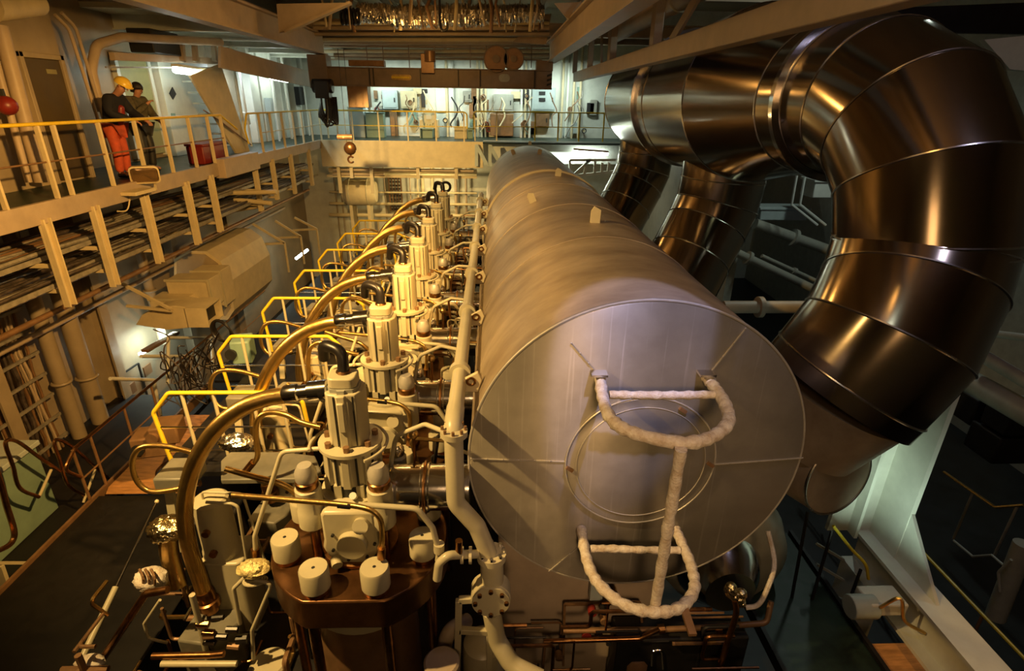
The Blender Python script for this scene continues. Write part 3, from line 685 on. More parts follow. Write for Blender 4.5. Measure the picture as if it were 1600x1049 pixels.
MB().cyl(P(.28, .1, -3.08), P(.28, .1, -2.96), .05, n=12).build('union', 'beige', cp)
# --- flat tray behind the unit
tr = unit('drip_tray', 'flat pale tray between two cylinders on the gallery side, %s', 'tray', P(-1.1, .75, -3.5), 'pale trays between cylinders')
o = [(345, 720), (360, 706), (440, 706), (492, 712), (502, 736), (480, 748), (345, 750)]
MB().prism([aZ(*p, -3.45) for p in o], (0, 0, -.06)).build('tray', 'darkgrey', tr, .012)
t2 = aZ(300, 735, -3.45)
MB().obox(t2+Vector((-.12, .0, -.05)), (.34, .36, .16)).build('terminal_box', 'darkgrey', tr, .02)
MB().beam(t2+Vector((-.2, -.1, -.13)), t2+Vector((-.25, -.15, -.9)), .08, .05).build('leg', 'beige', tr)
# --- small fittings on the far side of the housing
ft = unit('indicator_valve', 'small brass indicator valve on a thin rod behind the housing, %s', 'valve', P(.45, .25, -3), 'brass indicator valves')
b = P(.47, .3, -3.1)
MB().cyl(b, b+Vector((0, 0, .32)), .016, n=8).build('spindle', 'copper', ft)
MB().sph(b+Vector((0, 0, .34)), .045, 12, 8).build('knob', 'brass', ft)
MB().tube(smooth([b+Vector((0, 0, .05)), b+Vector((.1, -.08, .0)), b+Vector((.18, -.16, -.2)), b+Vector((.3, -.2, -.25))], 5), .012, 6).build('lead', 'brass', ft)
ft = unit('relief_valve', 'pale capped relief valve beside the valve drum, %s', 'valve', P(.3, .3, -3), 'relief valves')
b = P(.3, .38, -3.25)
MB().lathe([(.07, 0), (.08, .02), (.08, .2), (.06, .22)], b, (0, 0, 1), 16).build('body', 'grey', ft)
MB().lathe([(.055, .22), (.065, .23), (.065, .29), (.035, .33), (.001, .33)], b, (0, 0, 1), 16).build('cap', 'chrome', ft)
# --- yellow handrail across the walk plates
RY = 5.45
rl = unit('hand_rail', 'yellow topped hand rail with pale posts between cylinders, %s', 'railing', Vector((-2.9, RY, -4)), 'yellow hand rails between cylinders')
zt = -3.0
MB().tube(fillet([(-3.72, RY, -3.95), (-3.78, RY, -3.25), (-3.56, RY, zt), (-2.25, RY, zt), (-2.12, RY, zt-.12), (-2.1, RY, zt-.4)], .07), .024, 10).build('top_rail', 'yellow', rl)
for x in (-3.42, -3.08, -2.66, -2.34):
    MB().cyl((x, RY, zt-.02), (x+.02, RY, -3.95), .02, n=8).build('post', 'beige', rl)
MB().cyl((-3.74, RY, -3.44), (-2.1, RY, -3.44), .011, n=6).build('middle_rail', 'chrome', rl)
MB().cyl((-3.74, RY, -3.76), (-2.1, RY, -3.76), .011, n=6).build('lower_rail', 'chrome', rl)
# copies along the row
for i in range(1, 7):
    for r, lab in list(UNITS):
        dup(r, (0, DY*i, 0), lab % WHERE[i], lambda o: o.children)
# the far end piece after the last column
q = thing('end_valve', 'small black and tan valve with an eye at the far engine end', 'valve', aY(697, 300, 15.4))
p = aY(697, 305, 15.4)
MB().cyl(p-Vector((0, 0, .9)), p, .1, n=14).build('body', 'cream', q)
MB().torus(p+Vector((0, 0, .22)), (0, 1, 0), .12, .035, 20, 6).build('eye', 'rubber', q)
MB().lathe([(.12, 0), (.05, .12), (.03, .5)], p+Vector((-.28, 0, -.25)), (0, 0, 1), 14).build('plug', 'rubber', q)

# ================================================================ engine bulk
eb_ = thing('engine_frame', 'dark engine body under the row of cylinder covers', 'engine', (-1.8, 9, -7.5))
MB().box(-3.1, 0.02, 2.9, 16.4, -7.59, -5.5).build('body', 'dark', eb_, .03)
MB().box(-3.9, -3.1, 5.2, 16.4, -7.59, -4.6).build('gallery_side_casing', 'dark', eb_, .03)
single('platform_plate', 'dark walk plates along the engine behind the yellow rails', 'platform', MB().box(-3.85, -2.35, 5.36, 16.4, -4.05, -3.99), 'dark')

# ================================================================ water pipe along the cylinder
wp = thing('water_pipe', 'long pale water pipe with flanges hugging the grey cylinder', 'pipe', (-.28, 8, -2.3))
wz = -2.30; wx = -.30
MB().cyl((wx, 3.72, wz), (wx, 15, wz), .066, n=18).build('pipe', 'beige', wp)
f0 = aY(708, 668, 3.6)
pts = [Vector((wx, 3.9, wz)), Vector((wx, 3.62, wz+.01)), aY(712, 786, 3.6), aY(745, 822, 3.6), aY(766, 872, 3.6)]
MB().tube(fillet(pts, .16, 8), .074, 20).build('front_drop', 'beige', wp)
fl = MB().cyl(aY(709, 672, 3.6)+Vector((0, -.0, 0)), aY(709, 680, 3.6), .105, n=24).build('flange', 'beige', wp)
for k in range(8):
    a = 2*PI*k/8; p = aY(709, 671, 3.6)+Vector((.088*math.cos(a), .088*math.sin(a), .015)); MB().cyl(p-Vector((0, 0, .02)), p+Vector((0, 0, .012)), .012, n=6).build('bolt', 'brownsteel', fl)
for i in range(7):
    y = 4.55+DY*i
    c = Vector((wx, y, wz)); fl = MB().cyl(c-Vector((0, .035, 0)), c+Vector((0, .035, 0)), .10, n=20).build('flange', 'beige', wp)
    MB().prism([c+Vector((x, -.2, z)) for x, z in ((.03, .02), (.17, .10), (.21, .02), (.17, -.1), (.05, -.1))], (0, .04, 0)).build('bracket', 'cream', wp, .008)
    MB().torus(c+Vector((.11, -.205, .01)), (0, 1, 0), .035, .012, 14, 6).build('bracket_eye', 'copper', wp)
fa = aY(768, 868, 3.6)
vf = MB().cyl(fa+Vector((0, 0, .03)), fa+Vector((0, 0, -.03)), .125, n=24).build('flange', 'beige', wp)
for k in range(8):
    a = 2*PI*k/8; p = fa+Vector((.105*math.cos(a), .105*math.sin(a), .03)); MB().cyl(p, p+Vector((0, 0, .03)), .016, n=6).build('bolt', 'chrome', vf)
MB().cyl(fa-Vector((0, 0, .03)), aY(770, 935, 3.6), .1, n=20).build('lower_pipe', 'beige', wp)
vd = thing('butterfly_valve', 'pale round flanged valve under the water pipe', 'valve', aY(767, 938, 3.55))
c = aY(767, 938, 3.52)
MB().cyl(c+Vector((0, .16, 0)), c, .175, n=32).build('housing', 'beige', vd, .01)
bf = MB().cyl(c, c-Vector((0, .03, 0)), .165, n=32).build('blank_flange', 'beige', vd)
for k in range(8):
    a = 2*PI*k/8; p = c+Vector((.135*math.cos(a), -.03, .135*math.sin(a))); MB().cyl(p, p-Vector((0, .025, 0)), .02, n=6).build('bolt', 'copper', bf)
ep = MB().tube(fillet([aY(768, 955, 3.62), aY(776, 1000, 3.6), aY(800, 1040, 3.5), aY(845, 1062, 3.4)], .2, 8), .085, 20)
single('elbow_pipe', 'glossy pale pipe curving away below the round valve', 'pipe', ep, 'beige')
fr = thing('angle_frame', 'pale angle iron frame beside the round valve', 'frame', aY(720, 1000, 3.55))
for a, b in (((717, 938), (714, 1060)), ((717, 938), (765, 935)), ((717, 985), (770, 988)), ((765, 985), (765, 1060))):
    MB().beam(aY(*a, 3.58), aY(*b, 3.58), .06, .05, (0, 1, 0)).build('angle_bar', 'beige', fr, .006)
single('vessel', 'upright pale rounded vessel low beside the angle frame', 'vessel', MB().lathe([(.001, 0), (.13, -.02), (.19, -.08), (.2, -.2), (.2, -1.4)], aY(755, 995, 3.75), (0, 0, 1), 28), 'beige')
single('pinkish_pipe', 'bent pinkish pipe left of the angle frame', 'pipe', MB().tube(fillet([aY(688, 1040, 3.7), aY(700, 985, 3.7), aY(730, 970, 3.9)], .14), .07, 16), 'deckside')
single('round_cap', 'round pinkish lid at the bottom between cover and angle frame', 'lid', MB().lathe([(.001, .02), (.14, .02), (.16, 0), (.16, -.5)], aZ(690, 1035, -4.6), (0, 0, 1), 28), 'deckside')
single('round_cap', 'round pale lid at the bottom left of the cover studs', 'lid', MB().lathe([(.001, .02), (.15, .02), (.17, 0), (.17, -.5)], aZ(420, 1037, -4.9), (0, 0, 1), 28), 'beige')
# elbow with valve between cover and water pipe
wv = thing('drain_elbow', 'pale elbow with a small brass valve beside the end nut', 'pipe', aY(700, 880, 3.45))
MB().tube(fillet([aY(683, 905, 3.4), aY(686, 880, 3.4), aY(700, 868, 3.42), aY(745, 866, 3.55)], .06), .036, 12).build('pipe', 'beige', wv)
MB().cyl(aY(717, 868, 3.47), aY(717, 845, 3.47), .03, n=10).build('valve_stem', 'copper', wv)
for px in (722, 735): MB().cyl(aY(px, 868, 3.5)-Vector((.012, 0, 0)), aY(px, 868, 3.5)+Vector((.012, 0, 0)), .07, n=14).build('flange', 'beige', wv)
# ================================================================ left side: gallery rail, hangers, trays, ducts
GX_ = -6.3
gr = thing('gallery_rail', 'near gallery railing with yellow handrail where the two people lean', 'railing', (GX_, 10, -1.4))
ys = [aX(px, py, GX_).y for px, py in ((11, 331), (91, 311), (114, 306), (178, 291), (228, 272), (270, 263), (307, 256), (336, 254), (356, 251))]
ys = [4.6, 5.9]+ys
for y in ys: MB().box(GX_-.035, GX_+.035, y-.02, y+.02, -1.4, -.40).build('post', 'cream', gr, .006)
MB().tube(fillet([(GX_, 3, -.38), (GX_, ys[-1]+.02, -.38), (GX_+.02, ys[-1]+.75, -.72)], .1), .026, 10).build('top_rail', 'yellow', gr)
MB().cyl((GX_, 3, -.88), (GX_, ys[-1], -.88), .013, n=8).build('middle_rail', 'brownsteel', gr)
gr = thing('gallery_rail', 'far gallery railing of pale posts running on past the stair', 'railing', (GX_, 18, -1.4))
ys = [aX(px, py, GX_).y for px, py in ((413, 243), (430, 240), (447, 236), (463, 231), (476, 229), (490, 225), (503, 220), (514, 218))]
for y in ys: MB().box(GX_-.03, GX_+.03, y-.025, y+.025, -1.4, -.40).build('post', 'cream', gr, .006)
MB().tube(fillet([(GX_, ys[0]-.9, -1.1), (GX_, ys[0]-1.0, -.75), (GX_, ys[0]-.75, -.38), (GX_, ys[-1], -.38)], .12), .024, 10).build('top_rail', 'yellow', gr)
MB().cyl((GX_, ys[0], -.88), (GX_, ys[-1], -.88), .013, n=8).build('middle_rail', 'cream', gr)
# floodlight on the gallery edge
c = aX(226, 274, -6.12)
fl = thing('floodlight', 'tan floodlight with amber glass bolted below the handrail', 'lamp', c)
R = Matrix.Rotation(math.radians(30), 3, 'Z')@Matrix.Rotation(math.radians(10), 3, 'X')
def loc(p): return c+R@Vector(p)
o = [loc((x, 0, z)) for x, z in rounded((0, 0), .46, .30, .07)]
MB().rings([[loc((x*.6, .24, z*.6)) for x, z in rounded((0, 0), .46, .30, .07)], [loc((x*.96, .1, z*.96)) for x, z in rounded((0, 0), .46, .30, .07)], o, [loc((x*.9, -.01, z*.86)) for x, z in rounded((0, 0), .46, .30, .07)], [loc((x*.88, .04, z*.84)) for x, z in rounded((0, 0), .46, .30, .07)]]).build('housing', 'cream', fl)
MB().rings([[loc((x*.88, .02, z*.84)) for x, z in rounded((0, 0), .46, .30, .07)], [loc((x*.5, -.004, z*.5)) for x, z in rounded((0, 0), .46, .30, .07)]]).build('glass', 'glass', fl)
for s in (-.12, .12): MB().beam(loc((s, .1, -.13)), loc((s, .12, -.30)), .03, .03).build('bracket', 'cream', fl)
a = aX(217, 297, -6.15); MB().box(-6.26, -6.0, a.y-.35, a.y+.25, a.z-.05, a.z+.01).build('base_plate', 'cream', fl, .006)
MB().tube(smooth([a+Vector((-.1, -.1, -.05)), a+Vector((-.12, -.2, -.25)), a+Vector((-.1, -.35, -.3)), a+Vector((-.1, -.55, -.27))], 5), .012, 6).build('lead', 'cream', fl)
# hangers below the gallery edge
HG = [((66, 350), (108, 478)), ((140, 330), (178, 447)), ((226, 306), (248, 411)), ((290, 296), (308, 382)), ((327, 284), (343, 362)), ((400, 270), (407, 330)), ((429, 266), (432, 312)), ((455, 256), (460, 303)), ((485, 246), (487, 290))]
HY = []
HL = ['nearest', 'second', 'third', 'fourth', 'fifth', 'sixth', 'seventh', 'eighth', 'farthest']
for k, (t, b) in enumerate(HG):
    B = aX(*b, -6.3); y = B.y; HY.append(y)
    h = thing('tray_hanger', '%s pale channel post hanging from the gallery edge, holding cable trays' % HL[k], 'hanger', (-6.3, y, -1.67), 'channel posts under the gallery')
    m = MB().box(-6.32, -6.29, y-.075, y+.075, B.z, -1.60)
    m.box(-6.29, -6.22, y-.075, y-.05, B.z, -1.60).box(-6.29, -6.22, y+.05, y+.075, B.z, -1.60)
    m.build('channel', 'cream', h, .004)
    for z in (-2.28, -2.66):
        if z > B.z: MB().beam((-6.34, y, z), (-7.75, y, z), .05, .06).build('arm', 'cream', h, .004)
# cable trays with cables
random.seed(11)
for k, (z, x0, x1, lab) in enumerate(((-2.62, -7.7, -6.42, 'lower wide cable tray packed with cables under the gallery'), (-2.24, -7.7, -6.55, 'upper wide cable tray packed with cables under the gallery'))):
    t = thing('cable_tray', lab, 'cable tray', ((x0+x1)/2, 12, z))
    for x in (x0, x1): MB().box(x-.012, x+.012, 4, 21.2, z, z+.07).build('side_rail', 'cablegrey', t)
    m = MB(); y = 4.1
    while y < 21.2: m.box(x0, x1, y, y+.04, z, z+.015); y += .45
    o = m.build('rungs', 'cablegrey', t); o['kind'] = 'stuff'
    for i in range(15):
        x = x0+.06+(x1-x0-.12)*(i+.5)/15; r = random.uniform(.016, .034); ph = random.uniform(0, 6)
        MB().tube([(x+.03*math.sin(ph+yy*.9), yy, z+.05+r+.02*math.sin(ph*2+yy*1.7)) for yy in [4+.6*j for j in range(29)]], r, 6).build('cable', random.choice(('cable', 'cablegrey', 'cable', 'brownsteel')), t)
# pipes along the lower side wall
for k, (p0, X, r, lab, m) in enumerate((((60, 500), -6.75, .045, 'thin brown pipe running along below the cable trays', 'brownsteel'), ((30, 470), -7.1, .06, 'tan pipe running along just under the lower cable tray', 'girder'), ((10, 455), -7.9, .08, 'tan pipe close to the side wall under the trays', 'wall'), ((160, 470), -7.75, .05, 'slim tan pipe low on the side wall behind the ducts', 'girder'))):
    a = aX(*p0, X)
    single('wall_pipe', lab, 'pipe', MB().cyl((X, 3, a.z), (X, 21, a.z), r, n=10), m)
for (t, b, X, r, lab) in (((105, 480), (172, 702), -7.95, .15, 'thick upright pale pipe with a clamp on the lower side wall'), ((68, 520), (133, 705), -8.0, .12, 'upright pale pipe beside the cable ladder on the lower side wall'), ((228, 425), (246, 500), -7.9, .1, 'short upright pale pipe behind the ventilation chute')):
    A = aX(*b, X)
    w_ = thing('wall_pipe', lab, 'pipe', (X, A.y, -6))
    z0, z1 = A.z-.6, -2.0
    MB().cyl((X, A.y, z0), (X, A.y, z1), r, n=18).build('pipe', 'wall', w_)
    MB().torus((X, A.y, (z0+z1)/2-.4), (0, 0, 1), r+.02, .03, 20, 6).build('clamp', 'wall', w_)
# frames of the hull side
for k, y in enumerate((8.2, 10.9, 13.9, 17.0)):
    struct('trim_%d' % (20+k), MB().box(-8.25, -8.0, y-.02, y+.02, -7.5, -1.9).box(-8.02, -7.98, y-.12, y+.12, -7.5, -1.9), 'wall')
# cable ladder on the lower side wall
cl = thing('cable_ladder', 'upright bank of cables strapped to the lower side wall at the picture edge', 'cable ladder', (-8.1, 8.4, -6))
random.seed(5)
for i in range(22):
    y = 7.0+.095*i; r = random.uniform(.018, .036)
    MB().tube([(-8.12+random.uniform(-.02, .05), y+.02*math.sin(zz*2+i), zz) for zz in [-6.1+.4*j for j in range(10)]], r, 6).build('cable', random.choice(('cable', 'cablegrey', 'brownsteel', 'girder')), cl)
for j in range(9):
    z = -5.9+.42*j; MB().box(-8.06, -8.02, 6.95, 9.15, z, z+.05).build('rung', 'cablegrey', cl)
# ventilation ducts on the lower side wall
vd_ = thing('air_duct', 'big tan ventilation duct head with a rounded shoulder on the side wall', 'duct', aY(330, 470, 13.4))
o = [(272, 405), (296, 392), (322, 393), (344, 408), (360, 440), (366, 485), (356, 500), (300, 500), (272, 480)]
MB().prism([aY(*p, 13.2) for p in o], (0, 2.6, 0)).build('body', 'cream', vd_, .0, 14)
MB().prism([aY(*p, 13.18) for p in [(276, 409), (297, 397), (320, 398), (340, 412), (355, 442), (360, 482), (352, 494), (300, 494), (276, 476)]], (0, .03, 0)).build('end_plate', 'wall', vd_)
for k, (r_, Y, lab) in enumerate((((298, 424, 354, 478), 12.6, 'boxy tan duct outlet with a flange in front of the duct head'), ((258, 438, 334, 482), 12.0, 'boxy tan duct outlet stepping out lower than its neighbour'), ((232, 468, 296, 500), 11.6, 'low boxy tan duct outlet nearest the chute'))):
    t = thing('duct_outlet', lab, 'duct', aY(r_[0], r_[3], Y), 'stepped duct outlets')
    a, b = aY(r_[0], r_[1], Y), aY(r_[2], r_[3], Y)
    MB().box(a.x, b.x, Y, Y+.55, b.z, a.z).build('body', 'cream', t, .01)
    f = MB(); x0, x1, z0, z1 = a.x-.02, b.x+.02, b.z-.02, a.z+.02
    f.box(x0, x1, Y-.03, Y, z1-.05, z1).box(x1-.05, x1, Y-.03, Y, z0, z1-.05)
    f.build('flange', 'beige', t)
ch = thing('ventilation_chute', 'open mouthed tan ventilation chute sticking out over the lit lamp', 'duct', aY(260, 495, 11.2))
o = [(212, 508), (222, 492), (244, 482), (272, 478), (300, 482), (300, 512), (262, 516)]
MB().prism([aY(*p, 11.1) for p in o], (0, .6, 0)).build('body', 'cream', ch, .01)
mo = MB(); a, b = aY(297, 482, 11.05), aY(312, 512, 11.05)
for x0, x1, z0, z1 in ((a.x-.12, b.x+.2, a.z-.03, a.z), (a.x-.12, b.x+.2, b.z, b.z+.03)): mo.box(x0, x1, 11.05, 11.75, z0, z1)
mo.box(a.x-.12, b.x+.2, 11.05, 11.08, b.z+.03, a.z-.03).box(a.x-.12, b.x+.2, 11.72, 11.75, b.z+.03, a.z-.03)
mo.build('mouth', 'cream', ch)
MB().box(a.x-.06, b.x+.05, 11.1, 11.7, b.z+.04, a.z-.04).build('mouth_shade', 'ink', ch)  # black block painting the shade inside the chute mouth
for k, (a, b) in enumerate((((186, 441), (268, 484)), ((198, 478), (270, 486)))):
    single('wall_bracket', 'slanting pale bracket arm above the ventilation chute' if k == 0 else 'level pale bracket arm above the ventilation chute', 'bracket', MB().beam(aY(*a, 11.0), aY(*b, 11.0), .06, .05), 'cream')
for k, (a, b, e) in enumerate((((395, 350), (445, 380), (425, 382)), ((430, 345), (470, 370), (450, 372)), ((460, 340), (495, 358), (476, 360)))):
    t = thing('wall_bracket', ['nearest', 'middle', 'farthest'][k]+' of three tan bracket arms beyond the duct head', 'bracket', aY(*b, 16.5+k*1.3))
    Y = 16.5+k*1.3
    MB().beam(aY(*a, Y), aY(*b, Y), .06, .06).build('strut', 'cream', t); MB().beam(aY(*e, Y)-Vector((.4, 0, 0)), aY(*b, Y), .06, .06).build('arm', 'cream', t)
    MB().beam(aY(*b, Y), aY(*b, Y)-Vector((0, 0, .9)), .05, .05).build('drop', 'cream', t)
# beams and pipes crossing under the far gallery
for k, (a, b) in enumerate((((350, 302), (432, 300)), ((366, 312), (425, 318)), ((355, 330), (408, 322)))):
    Y = 14.5+.6*k
    single('cross_pipe', ['upper', 'middle', 'lower'][k]+' of the pale stub pipes sticking out under the far gallery', 'pipe', MB().cyl(aY(*a, Y), aY(*b, Y), .06, n=10), 'cream')
# lower wall lamps
wl = thing('wall_lamp', 'glaring strip lamp on the side wall under the ventilation chute', 'lamp', aX(250, 533, -7.6))
a, b = aX(226, 549, -7.55), aX(276, 520, -7.55)
MB().beam(a, b, .16, .07).build('housing', 'brownsteel', wl, .01)
MB().cyl(a+Vector((-.12, 0, -.07)), b+Vector((-.12, 0, -.07)), .04, n=10).build('tube', 'tube', wl)
wl = thing('wall_lamp', 'small far strip lamp low on the side wall beyond the ducts', 'lamp', aX(470, 397, -6.9))
MB().cyl(aX(463, 404, -6.9), aX(480, 391, -6.9), .05, n=10).build('tube', 'tube', wl)
# work frames around the lamp
wf = thing('pipe_stand', 'pale pipe frame standing by the glaring wall lamp', 'frame', aX(270, 600, -6.8))
for a, b in (((263, 528), (330, 528)), ((220, 557), (300, 557)), ((263, 528), (262, 600)), ((172, 592), (240, 594)), ((240, 594), (252, 655)), ((330, 528), (334, 590))):
    MB().tube([aX(*a, -6.9), aX(*b, -6.9)], .035, 8).build('pipe', 'white', wf)
df = thing('display_panel', 'dark outlined white panel with small signs below the wall lamp', 'panel', aX(205, 595, -8.1))
A = [aX(180, 592, -8.1), aX(216, 568, -8.1), aX(230, 618, -8.1), aX(188, 620, -8.1)]
for i in range(4): MB().beam(A[i], A[(i+1) % 4], .04, .03).build('border', 'ink', df)
for px, py in ((231, 578), (206, 608)):
    c = aX(px, py, -8.08); MB().box(-8.1, -8.07, c.y-.14, c.y+.14, c.z-.12, c.z+.12).build('sign', 'brownsteel', df)
# walkway railing and stair loops
wr = thing('walkway_rail', 'brown tubular railing along the dark lower walkway', 'railing', (-6.2, 8, -5.8))
for px, py in ((143, 788), (167, 761), (212, 700), (250, 655)):
    b = aX(px, py, -6.2); MB().cyl((-6.2, b.y, -5.8), (-6.2, b.y, -4.83), .022, n=8).build('post', 'brownsteel', wr)
yb = aX(143, 788, -6.2).y
MB().tube(fillet([(-6.2, yb-.02, -5.3), (-6.2, yb-.25, -5.0), (-6.2, yb+.05, -4.83), (-6.2, 14.5, -4.83)], .1), .026, 8).build('top_rail', 'copper', wr)
MB().cyl((-6.2, yb, -5.35), (-6.2, 14.5, -5.35), .014, n=6).build('middle_rail', 'brownsteel', wr)
sr = thing('stair_rail', 'looped brown handrail of the stair going down beside the cabinet', 'railing', aX(110, 740, -6.6))
for pts, r in ((((171, 749), (140, 722), (111, 697), (90, 687), (85, 695), (93, 718), (106, 757), (131, 774)), .026), (((94, 737), (60, 714), (30, 692), (13, 688), (9, 697), (20, 728), (31, 763), (61, 777)), .026)):
    MB().tube(smooth([aX(*p, -6.6) for p in pts], 5), r, 8).build('handrail', 'copper', sr)
for a, b in (((80, 734), (61, 777)), ((149, 734), (130, 786))): MB().cyl(aX(*a, -6.6), aX(*b, -6.6), .02, n=8).build('post', 'beige', sr)
fr_ = thing('stair_rail', 'brown bent handrail at the lower left edge of the picture', 'railing', aX(10, 800, -6.4))
MB().tube(smooth([aX(*p, -6.3) for p in ((-8, 730), (2, 760), (10, 790), (22, 830), (18, 848), (4, 858), (-10, 862))], 5), .035, 8).build('handrail', 'copper', fr_)
MB().beam(aX(-5, 880, -6.3), aX(52, 880, -6.3), .05, .04).build('tread_edge', 'beige', fr_)
MB().beam(aX(-2, 885, -6.3), aX(14, 930, -6.3), .1, .05).build('stringer', 'beige', fr_)
cb = thing('control_cabinet', 'grey green cabinet with black knobs at the lower left edge', 'cabinet', (-7.6, 6.6, -6.1))
MB().box(-8.2, -6.95, 5.6, 7.3, -6.1, -4.92).build('body', 'cabinet', cb, .015)
MB().box(-8.2, -6.9, 5.55, 7.34, -4.92, -4.84).build('top', 'bluegrey', cb, .012)
for k in range(4):
    c = aX(28, 735+k*6, -6.95); MB().cyl((-6.95, 6.3+.0*k, -5.15-.09*k), (-6.91, 6.3, -5.15-.09*k), .03, n=8).build('knob', 'ink', cb)
# lit floor plate with a hole, red equipment in it
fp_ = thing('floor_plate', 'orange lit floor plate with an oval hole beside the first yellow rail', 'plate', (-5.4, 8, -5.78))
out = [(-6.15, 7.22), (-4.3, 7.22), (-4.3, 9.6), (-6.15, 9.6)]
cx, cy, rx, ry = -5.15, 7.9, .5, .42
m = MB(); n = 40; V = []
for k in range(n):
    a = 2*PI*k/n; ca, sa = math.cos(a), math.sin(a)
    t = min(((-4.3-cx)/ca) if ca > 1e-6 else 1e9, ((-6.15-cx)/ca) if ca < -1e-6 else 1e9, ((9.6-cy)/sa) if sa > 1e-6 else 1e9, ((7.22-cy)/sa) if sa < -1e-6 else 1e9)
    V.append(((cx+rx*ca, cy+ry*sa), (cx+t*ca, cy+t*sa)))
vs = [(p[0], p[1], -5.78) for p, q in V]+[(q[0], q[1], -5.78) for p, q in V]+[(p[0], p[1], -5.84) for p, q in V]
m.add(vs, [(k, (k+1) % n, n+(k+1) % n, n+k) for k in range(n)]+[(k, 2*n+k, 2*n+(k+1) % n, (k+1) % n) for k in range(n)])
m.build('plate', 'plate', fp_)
for k, (x, y, r) in enumerate(((-5.3, 7.85, .16), (-5.0, 8.0, .15), (-5.1, 7.7, .12))):
    single('valve_wheel', ['red handwheel in the oval floor hole, gallery side', 'red handwheel in the oval floor hole, engine side', 'small red handwheel in the oval floor hole, nearest the camera'][k], 'valve', MB().torus((x, y, -5.9), (0, .1, 1), r*.8, .03, 20, 6).beam((x-r*.8, y, -5.9), (x+r*.8, y, -5.9), .03, .02).beam((x, y-r*.8, -5.9), (x, y+r*.8, -5.9), .03, .02).cyl((x, y, -6.3), (x, y, -5.88), .04, n=8), 'red')
# black hose coil and cable tangle
hc = thing('hose_tangle', 'black tangle of hoses hanging by the second yellow rail', 'hose', aY(310, 570, 8.8))
random.seed(9)
for k in range(16):
    c = aY(random.uniform(262, 335), random.uniform(545, 605), 8.8+random.uniform(-.3, .3)); pts = [c+Vector((random.uniform(-.28, .28), random.uniform(-.15, .15), random.uniform(-.42, .42))) for i in range(6)]
    MB().tube(smooth(pts, 5), .011, 6).build('hose', random.choice(('rubber', 'rubber', 'cable')), hc)
hc = thing('hose_coil', 'black hose coil hung up above the second yellow rail', 'hose', aY(347, 515, 9.2))
for k in range(4):
    MB().torus(aY(345+k*2, 517+k, 9.2), (.3+.1*k, 1, .1*k), .20+.015*k, .02, 24, 6).build('loop', 'rubber', hc)
for k, (px, py, w_, h_, m, lab) in enumerate(((262, 672, .4, .3, 'brownsteel', 'brown covered box behind the nearest yellow rail'), (240, 690, .5, .35, 'brownsteel', 'brown motor box behind the nearest yellow rail'), (380, 545, .3, .4, 'cabinet', 'green canister behind the second yellow rail'))):
    c = aY(px, py, 7.4 if k < 2 else 8.4)
    t = thing('equipment_box', lab, 'box', c)
    MB().obox(c, (w_, .4, h_), (0, 0, .2)).build('body', m, t, .03)
    MB().cyl(c+Vector((-.1, -.2, 0)), c+Vector((-.1, -.26, 0)), .09, n=14).build('dial', 'ink' if k else 'brownsteel', t)
# upper wall of the gallery: arched pipe, conduits, steelwork
ap = thing('arched_pipe', 'thick tan pipe rising beside the two people and bending along the wall', 'pipe', aX(148, 150, -7.25))
MB().tube(fillet([aX(158, 175, -7.35), aX(143, 110, -7.35), aX(150, 70, -7.3), aX(190, 58, -7.2), aX(345, 66, -6.5)], .35, 8), .085, 14).build('pipe', 'girder', ap)
for k, (a, b) in enumerate((((108, 45), (170, 240)), ((118, 42), (178, 240)))):
    single('conduit_pipe', ['thin upright conduit right of the brown door', 'thin upright conduit next to the arched pipe'][k], 'pipe', MB().tube(fillet([aX(a[0]-22, a[1]-22, -7.3), aX(*a, -7.3), aX(*b, -7.3), aX(b[0]+4, b[1]+20, -7.3)], .2), .03, 8), 'girder')
for k, (a, b, r) in enumerate((((0, 40), (65, 285), .10), ((-12, 75), (45, 285), .05))):
    single('wall_riser', ['thick upright tan pipe left of the brown door', 'thin upright tan pipe at the left picture edge'][k], 'pipe', MB().tube([aX(*a, -7.2), aX(*b, -7.2)], r, 12), 'girder')
t = thing('fire_bell', 'round dark red alarm bell hanging at the left picture edge', 'bell', aX(10, 165, -6.9))
c = aX(10, 165, -7.0); MB().sph(c, .14, sc=(1, 1, .95)).build('dome', 'red', t); MB().cyl(c+Vector((0, 0, .1)), c+Vector((0, 0, .22)), .03, n=8).build('stem', 'ink', t)
single('lagged_duct', 'fat cream lagged pipe end at the upper left corner', 'pipe', MB().cyl(aX(-20, 8, -6.6), aX(58, 5, -6.6), .2, .16, 20), 'cream')
# steel frame above the people
fm = thing('steel_platform', 'tan steel frame of a platform above the two people', 'frame', aX(250, 80, -7.0))
MB().beam(aX(175, 88, -7.2), aX(345, 96, -7.2), .10, .14).build('beam', 'girder', fm)
for px in (286, 306, 336): MB().beam(aX(px-3, 62, -7.1), aX(px, 96, -7.1), .10, .10).build('post', 'girder', fm)
MB().beam(aX(165, 105, -7.3), aX(330, 106, -7.3), .03, .03).build('cable_rail', 'cablegrey', fm)
single('ventilation_fan', 'black box above the steel frame over the two people', 'box', MB().box(-7.6, -7.1, aX(222, 60, -7.3).y, aX(265, 60, -7.3).y, aX(240, 84, -7.3).z, aX(240, 48, -7.3).z), 'ink', None, .02)
sl = thing('strip_lamp', 'glowing strip lamp under the steel frame beside the two people', 'lamp', aX(300, 112, -7.0))
a, b = aX(274, 109, -7.0), aX(326, 116, -7.0)
MB().tube([a, b], .075, 12).build('diffuser', 'tube', sl)
MB().beam(a+Vector((0, 0, .09)), b+Vector((0, 0, .09)), .16, .06).build('housing', 'white', sl, .01)
